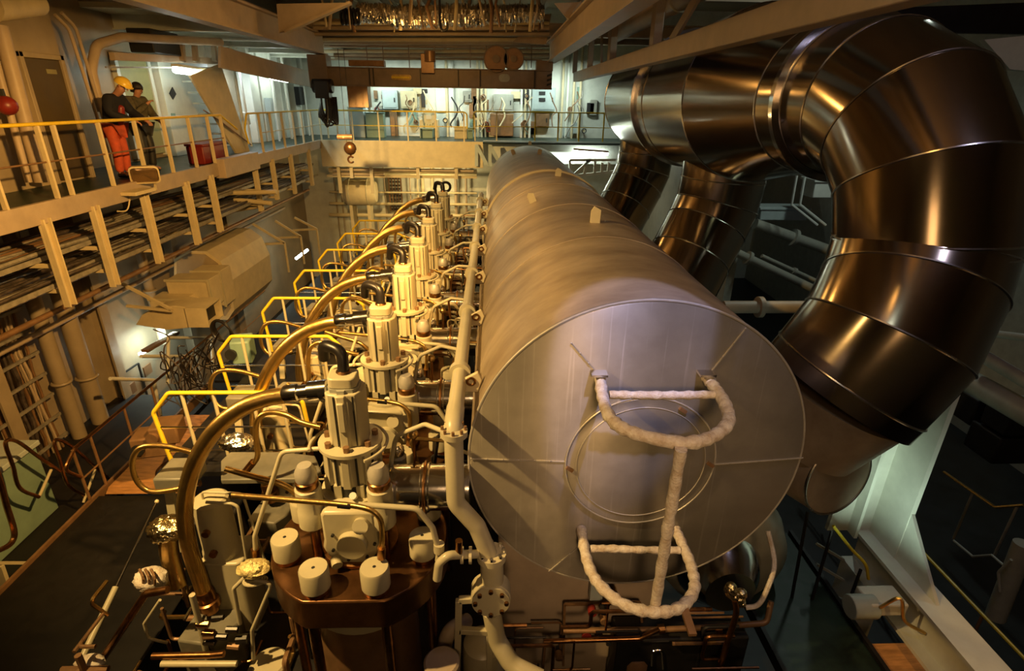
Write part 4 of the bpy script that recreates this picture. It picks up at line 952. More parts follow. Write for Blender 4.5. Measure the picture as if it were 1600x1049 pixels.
# stair with broad pale side plate
ss = thing('gallery_stair', 'steep stair with a broad cream side plate behind the gallery rail', 'stair', aX(380, 240, -6.9))
MB().prism([aX(*p, -6.85) for p in ((297, 118), (345, 100), (391, 238), (370, 240))], (-.05, 0, 0)).build('side_plate', 'cream', ss)
MB().prism([aX(*p, -7.55) for p in ((310, 118), (340, 106), (385, 236), (370, 238))], (-.05, 0, 0)).build('far_side_plate', 'cream', ss)
A, B = aX(322, 110, -6.9), aX(380, 238, -6.9)
for k in range(1, 8):
    p = A.lerp(B, k/8); MB().box(-7.55, -6.9, p.y-.12, p.y+.12, p.z-.02, p.z+.02).build('tread', 'grey', ss)
MB().tube(fillet([aX(318, 172, -6.8), aX(345, 190, -6.8), aX(392, 226, -6.8)], .1), .018, 8).build('handrail', 'brownsteel', ss)
rb = thing('fire_box', 'dark red box on the gallery floor behind the rail end', 'box', (-6.6, 13.5, -1.4))
A, B = aX(320, 250, -6.45), aX(358, 249, -6.45)
MB().box(-6.82, -6.45, A.y, B.y, -1.399, -1.02).build('body', 'red', rb, .02); MB().box(-6.84, -6.43, A.y-.02, B.y+.02, -1.02, -.97).build('lid', 'red', rb, .01)
# warning marks on the white bulkhead
t = single('warning_sign', 'black diamond warning sign on the white bulkhead behind the people', 'sign', MB().prism([aX(*p, -7.99) for p in ((269, 136), (275, 147), (270, 156), (264, 146))], (.012, 0, 0)), 'ink')
t = single('notice_plate', 'small green notice plate on the white bulkhead behind the people', 'sign', MB().prism([aX(*p, -7.99) for p in ((267, 177), (273, 177), (274, 184), (268, 184))], (.012, 0, 0)), 'cabinet')
# white web frames beyond the stair
wfz = 1.3
for k, (x0, x1, t_, b_) in enumerate(((396, 408, 120, 220), (411, 432, 118, 218), (441, 452, 126, 215), (462, 470, 128, 214))):
    X = -7.75; Y0_, Y1_ = aX(x0+6, 200, X).y, aX(x1+6, 200, X).y
    struct('column_%d' % (k+1), MB().box(-8.25, X, Y0_, max(Y1_, Y0_+.3), -1.4, 1.6), 'wallwhite', .02)
for k, (px, py, s, m, lab) in enumerate(((470, 150, .55, 'ink', 'dark instrument box on the white frames at the gallery end'), (424, 165, .4, 'bluegrey', 'blue grey switch box between the white frames'), (385, 185, .3, 'white', 'pale valve box beside the rounded white frame'))):
    c = aX(px, py, -7.6); single('switch_box', lab, 'box', MB().box(-7.75, -7.55, c.y-s/2, c.y+s/2, c.z-s*.6, c.z+s*.6), m, None, .015)
for k, (px, r) in enumerate(((383, .05), (391, .035), (436, .04), (456, .05), (484, .04))):
    a = aX(px, 215, -7.5); single('gallery_riser', ['first', 'second', 'third', 'fourth', 'fifth'][k]+' thin upright white pipe beyond the stair, counting towards the far wall', 'pipe', MB().cyl((-7.5, a.y, -1.4), (-7.5, a.y, 1.6), r, n=8), 'white')
sl = thing('strip_lamp', 'glowing strip lamp above the far end of the gallery', 'lamp', aX(436, 123, -7.2))
MB().tube([aX(423, 121, -7.2), aX(450, 126, -7.2)], .07, 10).build('diffuser', 'tube', sl)
# low deck plating above the far gallery
struct('ceiling_gallery', MB().box(-8.25, -5.6, 13.0, 24.9, 1.62, 1.72), 'wallwhite')
for y in (14, 16, 18, 20, 22): struct('beam_%d' % y, MB().box(-8.25, -5.6, y-.02, y+.02, 1.35, 1.62).box(-8.25, -5.6, y-.1, y+.1, 1.32, 1.35), 'wallwhite')
# loose rods at the bottom left
gp = thing('long_rod', 'thin shiny rod with a pale lower sleeve lying across the dark walkway', 'rod', (-3.9, 4.5, -4.9))
A, B, Cc = Vector((-3.95, 3.75, -4.98)), aX(181, 918, -3.95), aX(245, 784, -3.95)
MB().cyl(aX(122, 1042, -3.95), B, .032, n=10).build('sleeve', 'beige', gp); MB().cyl(B, Cc, .013, n=8).build('rod', 'chrome', gp); MB().sph(Cc, .025, 8, 6).build('tip', 'beige', gp)
# ================================================================ right side
fx = thing('duct_support', 'white welded steel column and girder carrying the nearest duct', 'frame', (5, 5, -7))
MB().prism([(4.45, 5.6, -5.2), (5.05, 5.6, -5.2), (5.05, 5.6, -2.75), (4.9, 5.6, -2.95), (4.5, 5.6, -3.75)], (0, .06, 0)).build('column_plate', 'white', fx)
MB().box(5.02, 5.08, 5.1, 5.7, -5.2, -2.72).build('column_flange', 'white', fx)
MB().box(4.72, 4.76, 5.45, 5.6, -5.2, -3.3).build('column_stiffener', 'white', fx)
MB().prism([(5.07, 5.1, -4.5), (5.07, 4.4, -5.2), (5.07, 5.1, -5.2)], (-.04, 0, 0)).build('knee_plate', 'white', fx)
MB().box(4.84, 5.22, 1.2, 5.7, -5.25, -5.2).build('top_flange', 'white', fx)
MB().box(5.0, 5.05, 1.2, 5.7, -5.75, -5.25).build('web', 'white', fx)
MB().box(4.84, 5.22, 1.2, 5.7, -5.8, -5.75).build('bottom_flange', 'white', fx)
for y in (2.4, 3.3, 4.2): MB().box(5.05, 5.2, y-.015, y+.015, -5.75, -5.25).build('rib', 'white', fx)
MB().box(4.85, 5.15, 5.2, 5.7, -7.59, -5.8).build('post', 'white', fx)
vb = aY(1400, 797, 5.5); MB().sph(vb, .07, 10, 7).cyl(vb-Vector((0, 0, .12)), vb+Vector((0, 0, .12)), .03, n=8).build('shackle', 'white', fx)
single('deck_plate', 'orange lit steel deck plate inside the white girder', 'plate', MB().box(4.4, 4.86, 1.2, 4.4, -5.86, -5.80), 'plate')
yr = thing('pit_rail', 'orange yellow handrail running beside the dark pit beyond the white girder', 'railing', (6.4, 5, -6.1))
a = aX(1420, 840, 6.4)
MB().cyl((6.4, 2.5, a.z), (6.4, 9, a.z), .022, n=8).build('top_rail', 'yellow', yr)
for y in (3.4, 5.0, 6.6, 8.2): MB().cyl((6.4, y, a.z-1.0), (6.4, y, a.z), .02, n=8).build('post', 'brownsteel', yr)
MB().cyl((6.4, 2.5, a.z-.5), (6.4, 9, a.z-.5), .014, n=6).build('middle_rail', 'brownsteel', yr)
yr = thing('pit_rail', 'dim rail with a bent end at the far edge of the dark pit', 'railing', (8, 7, -7))
pts = [aX(1475, 738, 8.0), aX(1555, 793, 8.0), aX(1600, 790, 8.0)]
MB().tube(pts, .025, 8).build('top_rail', 'brass', yr)
for px, py in ((1520, 770), (1590, 790)): MB().cyl(aX(px, py, 8.0), aX(px, py, 8.0)-Vector((0, 0, 1)), .02, n=8).build('post', 'grey', yr)
MB().tube([aX(1490, 845, 7.6), aX(1520, 870, 7.6), aX(1550, 868, 7.6), aX(1575, 890, 7.6)], .02, 8).build('lower_rail', 'grey', yr)
for k, (p, q, r, lab) in enumerate((((1505, 590), (1620, 655), .16, 'thick grey pipe leaving behind the nearest duct towards the picture edge'), ((1535, 556), (1620, 606), .09, 'thinner grey pipe above the thick one at the picture edge'), ((1540, 520), (1620, 530), .05, 'slim grey pipe highest at the right edge beside the duct'))):
    single('grey_pipe', lab, 'pipe', MB().cyl(aX(*p, 6.9), aX(*q, 6.9), r, n=16), 'grey')
pp = thing('standing_pipe', 'leaning grey pipe with a handle in the dark pit', 'pipe', aX(1570, 900, 7.2))
MB().cyl(aX(1600, 850, 7.2), aX(1555, 965, 7.2), .12, n=14).build('pipe', 'grey', pp)
MB().tube(fillet([aX(1580, 875, 7.0), aX(1560, 895, 7.0), aX(1562, 925, 7.0)], .08), .02, 8).build('handle', 'grey', pp)
for k, (px, py, w_) in enumerate(((1530, 635, .5), (1585, 650, .5), (1560, 690, .6))):
    c = aX(px, py, 8.5); t = thing('machine_block', ['dark machine block nearest the thick grey pipe', 'dark machine block at the picture edge below the pipes', 'dark machine block deeper in the pit'][k], 'machine', c)
    MB().obox(c, (.6, w_, .5)).build('body', 'dark', t, .03); MB().obox(c+Vector((0, 0, .27)), (.4, w_*.6, .05)).build('top_plate', 'grey', t)
# stair rail and steps beyond the green grating
st_ = thing('access_ladder', 'steel ladder with a yellow rail top beyond the green grating', 'ladder', (4.4, 5.4, -5.8))
MB().tube(smooth([aY(1302, 822, 5.3), aY(1330, 858, 5.2), aY(1352, 882, 5.1), aY(1357, 905, 5.1)], 5), .02, 8).build('yellow_rail', 'yellow', st_)
for a, b in (((1262, 800), (1225, 1000)), ((1300, 830), (1262, 960)), ((1345, 890), (1310, 985))): MB().cyl(aY(*a, 5.2), aY(*b, 5.0), .02, n=8).build('post', 'dark', st_)
for k in range(4): MB().beam(aY(1276, 850+32*k, 5.3), aY(1318, 875+32*k, 5.3), .03, .03).build('rung', 'grey', st_)
t = thing('small_motor', 'greenish grey motor with cable at the foot of the white column', 'motor', aY(1355, 945, 4.7))
c = aY(1350, 948, 4.6); MB().cyl(c-Vector((.18, 0, 0)), c+Vector((.12, 0, 0)), .14, n=20).build('body', 'bluegrey', t, .01); MB().box(c.x, c.x+.45, 4.5, 4.8, c.z-.05, c.z+.12).build('gearbox', 'white', t, .02)
MB().tube(smooth([c+Vector((.1, -.1, .1)), c+Vector((.2, -.2, .35)), c+Vector((.35, -.2, .0)), c+Vector((.6, -.25, -.15))], 5), .02, 6).build('cable', 'brass', t)
# pipes and boxes behind the ducts
for k, (p, q, Y, r, lab, m) in enumerate((((1130, 480), (1265, 480), 9.0, .11, 'pinkish pipe running from the grey cylinder to the nearest duct', 'deckside'), ((1060, 352), (1310, 470), 13, .10, 'slanting pale pipe behind the middle branch duct', 'grey'), ((1180, 350), (1320, 400), 13.5, .13, 'thick pale pipe behind the nearest duct', 'grey'), ((1190, 400), (1310, 455), 13.2, .05, 'thin pale pipe behind the nearest duct', 'grey'))):
    t = thing('cross_pipe', lab, 'pipe', aY(*p, Y)); a, b = aY(*p, Y), aY(*q, Y)
    MB().cyl(a, b, r, n=16).build('pipe', m, t)
    c = a.lerp(b, .42); d = (b-a).normalized(); MB().cyl(c-d*.04, c+d*.04, r*1.7, n=18).build('flange', m, t)
for k, (r_, Y, lab, m) in enumerate(((((1190, 328), (1260, 345)), 14, 'long pale box on the far side behind the ducts', 'bluegrey'), (((1275, 285), (1315, 310)), 13, 'white cabinet glimpsed beside the nearest duct', 'white'))):
    a, b = aY(*r_[0], Y), aY(*r_[1], Y); t = thing('equipment_box', lab, 'box', b); MB().box(a.x, b.x, Y, Y+.6, b.z, a.z).build('body', m, t, .02); MB().box(a.x-.05, b.x+.05, Y-.03, Y+.63, a.z, a.z+.06).build('lid', m, t, .01)
t = thing('ladder_frame', 'thin white upright bars behind the big duct elbow', 'frame', aY(1245, 300, 13))
for px in (1237, 1250): MB().tube([aY(px+8, 275, 12.8), aY(px, 320, 12.8), aY(px+40, 352, 12.8)], .03, 6).build('bar', 'white', t)
struct('wall_machinery', MB().box(5.9, 6.1, 13.2, 24, -7.6, -1.6), 'grey')
struct('floor_far', MB().box(2.9, 6, 8.5, 24, -5.2, -5.1), 'grey')
t = thing('wall_panel', 'pale lit panel at the upper right corner behind the elbow', 'panel', aY(1560, 80, 8.5))
MB().prism([aY(*p, 8.5) for p in ((1538, 62), (1600, 56), (1615, 60), (1612, 112), (1578, 108))], (0, .1, 0)).build('sheet', 'white', t)
MB().prism([aY(*p, 8.6) for p in ((1400, 12), (1700, 0), (1700, 55), (1420, 50))], (0, .1, 0)).build('header', 'dark', t)
# under the cylinder: small pipes, copper lines, wrapped valve
up_ = thing('rusty_pipe', 'long rusty pipe crossing low under the grey cylinder', 'pipe', aY(1000, 985, 4.15))
MB().tube(fillet([aY(880, 986, 4.15), aY(1040, 984, 4.1), aY(1120, 980, 4.1), aY(1198, 974, 4.1), aY(1205, 940, 4.2)], .08), .03, 10).build('pipe', 'brownsteel', up_)
for px in (1033, 1122): MB().cyl(aY(px-5, 984, 4.1), aY(px+5, 983, 4.1), .05, n=12).build('union', 'copper', up_)
up_ = thing('rusty_pipe', 'short rusty pipe with an offset below the long one', 'pipe', aY(980, 1000, 4.1))
MB().tube(fillet([aY(850, 1003, 4.1), aY(1000, 998, 4.0), aY(1030, 984, 4.0)], .06), .026, 10).build('pipe', 'copper', up_)
single('leaning_pipe', 'rusty pipe leaning down from the foil wrapped valve', 'pipe', MB().tube(smooth([aY(1148, 938, 3.95), aY(1150, 960, 3.93), aY(1138, 1000, 3.9), aY(1122, 1052, 3.8)], 5), .03, 10), 'copper')
wv = thing('wrapped_valve', 'crumpled foil wrapped valve at the lower rim of the cylinder', 'valve', aY(1140, 915, 4.0))
random.seed(2)
for k in range(5):
    c = aY(random.uniform(1128, 1160), random.uniform(908, 945), 3.98); MB().sph(c, random.uniform(.045, .075), 9, 7, (1, 1, random.uniform(.8, 1.4))).build('foil_lump', 'foil', wv)
MB().tube(smooth([aY(1165, 950, 4.0), aY(1185, 945, 4.0), aY(1200, 918, 4.05), aY(1210, 880, 4.2), aY(1200, 830, 4.4)], 5), .025, 8).build('lagged_line', 'lag', wv)
bf = thing('pipe_manifold', 'dark tangle of small valves on a frame below the cylinder', 'manifold', aY(940, 960, 4.2))
for a, b in (((882, 945), (1000, 942)), ((882, 945), (880, 1040)), ((1000, 942), (1004, 985)), ((852, 1003), (848, 1050))): MB().beam(aY(*a, 4.22), aY(*b, 4.22), .025, .025).build('frame_bar', 'brownsteel', bf)
for px, py, r, m in ((925, 955, .045, 'red'), (944, 952, .05, 'rubber'), (943, 968, .04, 'brownsteel'), (916, 990, .05, 'red'), (936, 995, .045, 'rubber'), (950, 1002, .03, 'chrome'), (873, 1025, .04, 'brownsteel')):
    c = aY(px, py, 4.15); MB().cyl(c-Vector((0, .04, 0)), c+Vector((0, .04, 0)), r, n=12).build('valve', m, bf)
t = thing('pressure_gauge', 'small brass gauge on a bracket under the cylinder rim', 'gauge', aY(953, 922, 4.2))
c = aY(953, 922, 4.2); MB().cyl(c-Vector((0, .05, 0)), c, .07, n=20).build('case', 'brass', t); MB().box(c.x-.2, c.x-.07, 4.2, 4.28, c.z-.15, c.z+.08).build('bracket', 'bluegrey', t)
t = thing('floor_pump', 'squat brown pump at the bottom below the cylinder', 'pump', aY(990, 1035, 4.1))
c = aY(992, 1030, 4.1); MB().lathe([(.001, .1), (.12, .09), (.15, .03), (.15, -.4)], c, (0, 0, 1), 20).build('body', 'brownsteel', t)
MB().tube(fillet([aY(1018, 1040, 4.0), aY(1019, 1018, 4.0), aY(1034, 1016, 4.0), aY(1036, 1045, 4.0)], .04), .015, 8).build('bent_line', 'chrome', t)
single('floor_cabinet', 'dark grey cabinet low under the cylinder beside the grating', 'cabinet', MB().box(1.3, 2.7, 4.0, 4.3, -7.59, -5.15), 'dark', None, .02)
# ================================================================ back gallery
br_ = thing('gallery_rail', 'yellow railing across the back gallery above the cream edge', 'railing', (-3, 21.6, -1.4))
for px in (527, 551, 592, 637, 681, 725): 
    x = aY(px, 200, 21.6).x; MB().box(x-.025, x+.025, 21.58, 21.62, -1.4, -.4).build('post', 'cream', br_, .005)
x1 = aY(730, 200, 21.6).x
MB().tube(fillet([(-6.1, 21.6, -.38), (x1, 21.6, -.38), (x1, 21.6, -.95)], .15), .025, 8).build('top_rail', 'yellow', br_)
MB().cyl((-6.1, 21.6, -.88), (x1, 21.6, -.88), .015, n=6).build('middle_rail', 'yellow', br_)
br_ = thing('gallery_rail', 'railing at the back gallery behind the far end of the grey cylinder', 'railing', (1, 22.3, -1.4))
xa, xb = aY(740, 200, 22.3).x, aY(960, 200, 22.3).x
MB().tube(fillet([(xa, 22.3, -1.0), (xa, 22.3, -.36), (xb, 22.3, -.36)], .15), .025, 8).build('top_rail', 'yellow', br_)
MB().cyl((xa, 22.3, -.88), (xb, 22.3, -.88), .015, n=6).build('middle_rail', 'yellow', br_)
for px in (742, 776, 836, 872, 905, 943): x = aY(px, 200, 22.3).x; MB().box(x-.025, x+.025, 22.28, 22.32, -1.4, -.38).build('post', 'cream' if px < 830 else 'yellow', br_)
YB = 24.9
def wallbox(name, lab, cat, x0, y0, x1, y1, m, d=.3, door=True):
    a, b = aY(x0, y0, YB-d), aY(x1, y1, YB-d); t = thing(name, lab, cat, ((a.x+b.x)/2, YB-d, b.z))
    MB().box(a.x, b.x, YB-d, YB-.005, b.z, a.z).build('body', m, t, .02)
    if door: MB().box(a.x+.06, b.x-.06, YB-d-.02, YB-d, b.z+.06, a.z-.06).build('door', m, t, .006); MB().box(b.x-.14, b.x-.10, YB-d-.05, YB-d-.02, (a.z+b.z)/2-.08, (a.z+b.z)/2+.08).build('handle', 'ink', t)
    return t
wallbox('switch_cabinet', 'blue grey cabinet on the back wall below the crane name plate', 'cabinet', 596, 141, 622, 171, 'bluegrey')
wallbox('switch_cabinet', 'cream cabinet on the back wall right beside the blue grey one', 'cabinet', 625, 142, 652, 170, 'cream')
wallbox('switch_cabinet', 'grey control panel with lamps on the back wall behind the cylinder end', 'cabinet', 771, 147, 802, 174, 'grey')
t = wallbox('switch_cabinet', 'pale blue cabinet with two meters at the right of the back wall', 'cabinet', 832, 137, 867, 174, 'bluegrey')
for py in (146, 156):
    a = aY(847, py, YB-.33); MB().box(a.x-.13, a.x+.13, YB-.34, YB-.32, a.z-.07, a.z+.07).build('meter', 'ink', t)
wallbox('brown_panel', 'brown panel standing under the blue grey wall cabinet', 'panel', 608, 173, 622, 213, 'brownsteel', .2, False)
wallbox('cable_box', 'small gauge box on the back wall left of the grey control panel', 'box', 723, 142, 738, 160, 'grey', .15)
wallbox('notice_sign', 'small dark sign high on the back wall beside the cream cabinet', 'sign', 655, 139, 668, 146, 'ink', .03, False)
wallbox('wall_chart', 'pale sheet on the white back wall below the small dark sign', 'sign', 662, 156, 668, 163, 'cream', .02, False)
wallbox('white_panel', 'white bulkhead panel with a thin frame on the back wall', 'panel', 680, 138, 702, 175, 'white', .08, False)
wallbox('machine_unit', 'dark brown machine standing under the grey control panel', 'machine', 766, 178, 802, 213, 'brownsteel', .6, False)
wallbox('relay_box', 'brown box on the back wall under the pale blue cabinet', 'box', 838, 176, 858, 200, 'brownsteel', .2)
for k, (px, r, m) in enumerate(((576, .06, 'white'), (584, .04, 'wallwhite'), (700, .05, 'cream'), (707, .12, 'white'), (747, .05, 'cream'), (753, .05, 'cream'), (759, .05, 'cream'), (814, .05, 'white'), (820, .04, 'cream'), (827, .05, 'white'), (876, .05, 'cream'), (884, .06, 'wallwhite'), (893, .05, 'cream'), (903, .05, 'cream'))):
    a = aY(px, 213, YB-.2); single('back_riser', 'upright pale pipe against the lit back wall', 'pipe', MB().cyl((a.x, YB-.2, -1.4), (a.x, YB-.2, 2.2), r, n=8), m, 'upright pipes on the back wall')
random.seed(21)
for k in range(16):
    px = random.choice((random.uniform(575, 600), random.uniform(640, 700), random.uniform(745, 765), random.uniform(805, 830), random.uniform(872, 925))); py = random.uniform(150, 205)
    c = aY(px, py, YB-.25); t = thing('wall_valve', 'small valve among the upright pipes of the back wall', 'valve', c, 'small valves on the back wall')
    MB().cyl(c-Vector((.0, .08, 0)), c+Vector((0, .15, 0)), random.uniform(.05, .1), n=10).build('body', random.choice(('grey', 'brownsteel', 'ink', 'cream')), t)
    MB().torus(c-Vector((0, .1, 0)), (0, 1, 0), .09, .02, 12, 5).build('wheel', random.choice(('brownsteel', 'red', 'ink')), t)
c = aY(670, 183, 23.6)
t = thing('winch_wheel', 'round cream toothed wheel on a machine at the back gallery', 'wheel', c)
MB().prism([c+Vector((x, 0, z)) for x, z in gear(.27, .04, 16, .1)], (0, .12, 0)).build('wheel', 'cream', t); MB().box(c.x-.1, c.x+.1, 23.52, 23.6, c.z-.08, c.z+.08).build('hub', 'white', t); MB().box(c.x-.4, c.x+.35, 23.7, 24.3, -1.399, c.z-.1).build('stand', 'cream', t, .02)
for k, (px, py, w_, h_, m, lab) in enumerate(((667, 214, .5, .34, 'cabinet', 'green tub on the back gallery floor'), (720, 213, .5, .42, 'cream', 'cream box with bottles on the back gallery floor'), (735, 213, .22, .4, 'cabinet', 'small green drum beside the cream box'), (588, 213, .7, .9, 'cabinet', 'green machine base at the back gallery near the crane hook'), (560, 213, .6, 1.1, 'bluegrey', 'tall pale green cabinet at the back gallery end'))):
    a = aY(px, py, 23.4); t = thing('gallery_box', lab, 'box', (a.x, 23.4, -1.4)); MB().box(a.x-w_/2, a.x+w_/2, 23.3, 23.7, -1.399, -1.4+h_).build('body', m, t, .02); MB().box(a.x-w_/2-.02, a.x+w_/2+.02, 23.28, 23.72, -1.4+h_, -1.37+h_).build('lid', m, t)
for k, px in enumerate((716, 721)):
    a = aY(px, 210, 23.5); single('bottle', ['dark bottle standing on the cream box', 'pale bottle standing on the cream box'][k], 'bottle', MB().lathe([(.05, 0), (.055, .02), (.055, .2), (.02, .27), (.02, .34), (.001, .34)], (a.x, 23.5, -.949), (0, 0, 1), 12), 'ink' if k == 0 else 'white')
# lower back wall
t = thing('air_receiver', 'large cream horizontal air vessel against the lower back wall', 'tank', aY(568, 310, 23.5))
a, b = aY(535, 300, 23.6), aY(590, 300, 23.6)
MB().lathe([(.001, 0), (.4, .05), (.55, .25), (.55, (b.x-a.x)-.25), (.4, (b.x-a.x)-.05), (.001, b.x-a.x)], a, (1, 0, 0), 28).build('shell', 'cream', t)
for f_ in (.25, .75): c = a.lerp(b, f_); MB().torus(c, (1, 0, 0), .56, .03, 28, 6).build('strap', 'beige', t); MB().box(c.x-.06, c.x+.06, 23.3, 23.9, -7.59, c.z-.5).build('leg', 'cream', t)
lad = thing('wall_ladder', 'narrow grating panel with dark slots on the lower back wall', 'ladder', aY(618, 300, 24.6))
a, b = aY(607, 276, 24.7), aY(629, 330, 24.7)
for x in (a.x, b.x): MB().box(x-.03, x+.03, 24.68, 24.74, b.z, a.z).build('stile', 'brownsteel', lad)
for k in range(10): z = b.z+(a.z-b.z)*(k+.5)/10; MB().box(a.x, b.x, 24.69, 24.73, z-.03, z+.03).build('rung', 'ink', lad)
for k in range(1, 4): x = a.x+(b.x-a.x)*k/4; MB().box(x-.02, x+.02, 24.68, 24.72, b.z, a.z).build('bar', 'brownsteel', lad)
random.seed(31)
for k in range(12):
    px = [522, 531, 545, 553, 600, 640, 652, 660, 675, 690, 712, 728][k]; a = aY(px, 280, 24.6)
    single('lower_riser', 'upright cream pipe on the lower back wall', 'pipe', MB().cyl((a.x, 24.6, -7.59), (a.x, 24.6, -2.5), random.choice((.03, .05, .07)), n=8), random.choice(('cream', 'wall', 'girder')), 'upright pipes on the lower back wall')
for k, (py, r) in enumerate(((272, .07), (300, .04), (318, .06), (336, .08))):
    a, b = aY(515, py, 24.4), aY(745, py, 24.4); single('lower_pipe', ['highest', 'second highest', 'third highest', 'lowest'][k]+' level cream pipe along the lower back wall', 'pipe', MB().cyl((a.x, 24.4, a.z), (b.x, 24.4, a.z), r, n=8), 'cream')
for k, px in enumerate((529, 549, 580, 653, 713)):
    x = aY(px, 262, 21.7).x
    single('edge_hanger', ['first', 'second', 'third', 'fourth', 'fifth'][k]+' cream hanger post below the back gallery edge, counting from the gallery corner', 'hanger', MB().box(x-.06, x+.06, 21.62, 21.7, -3.3 if k in (0, 2) else -2.75, -2.33), 'cream', None, .006)
for k, (px0, px1, py) in enumerate(((520, 740, 265), (520, 600, 272))):
    a, b = aY(px0, py, 21.9), aY(px1, py, 21.9); single('edge_pipe', ['orange lit pipe slung below the back gallery edge', 'short pipe below the slung pipe at the gallery corner'][k], 'pipe', MB().cyl((a.x, 21.9, a.z), (b.x, 21.9, a.z), .06, n=10), 'girder')
t = thing('hull_bracket', 'pale green knee brackets beside the far end of the grey cylinder', 'bracket', aY(750, 245, 21.3))
for x0 in (742, 763):
    MB().prism([aY(*p, 21.35) for p in ((x0, 226), (x0+5, 226), (x0+22, 258), (x0+16, 258), (x0+5, 238), (x0+5, 260), (x0, 260))], (0, .05, 0)).build('knee', 'bluegrey', t)
w2 = thing('strip_lamp', 'glaring strip lamp below the back gallery right of the grey cylinder', 'lamp', aY(915, 240, 21.9))
a, b = aY(896, 237, 21.9), aY(950, 241, 21.9)
MB().cyl(a, b, .05, n=10).build('tube', 'tube', w2); MB().beam(a+Vector((0, .0, .09)), b+Vector((0, 0, .09)), .14, .06).build('housing', 'brownsteel', w2)
t = thing('pipe_stand', 'white steel frame brightly lit below the lamp right of the cylinder', 'frame', aY(925, 260, 21.6))
for a, b in (((890, 250), (962, 250)), ((890, 250), (892, 275)), ((922, 250), (898, 272)), ((918, 250), (912, 275)), ((930, 252), (929, 272)), ((941, 254), (940, 272)), ((952, 254), (950, 270)), ((895, 275), (962, 268))): MB().beam(aY(*a, 21.7), aY(*b, 21.7), .09, .09, (0, 1, 0)).build('bar', 'white', t)

random.seed(77)
for k in range(34):
    px = random.choice((random.uniform(560, 606), random.uniform(640, 706), random.uniform(738, 768), random.uniform(803, 832), random.uniform(868, 928))); py = random.uniform(142, 208)
    c = aY(px, py, YB-.12); w_, h_ = random.uniform(.06, .22), random.uniform(.08, .3)
    single('junction_box', 'small junction box among the pipes of the back wall', 'box', MB().box(c.x-w_, c.x+w_, YB-.18, YB-.005, c.z-h_, c.z+h_), random.choice(('white', 'cream', 'grey', 'brownsteel', 'cabinet', 'ink', 'bluegrey')), 'junction boxes on the back wall', .01)
for k in range(22):
    px = random.uniform(560, 930); a = aY(px, random.uniform(140, 165), YB-.72); p = [a]
    for j in range(4): p.append(p[-1]+Vector((random.uniform(-.25, .25), random.uniform(-.05, .05), -random.uniform(.15, .4))))
    single('wall_cable', 'thin cable hanging down the back wall among the boxes', 'cable', MB().tube(smooth(p, 4), random.uniform(.015, .035), 5), random.choice(('ink', 'brownsteel', 'cream', 'cablegrey')), 'cables on the back wall')
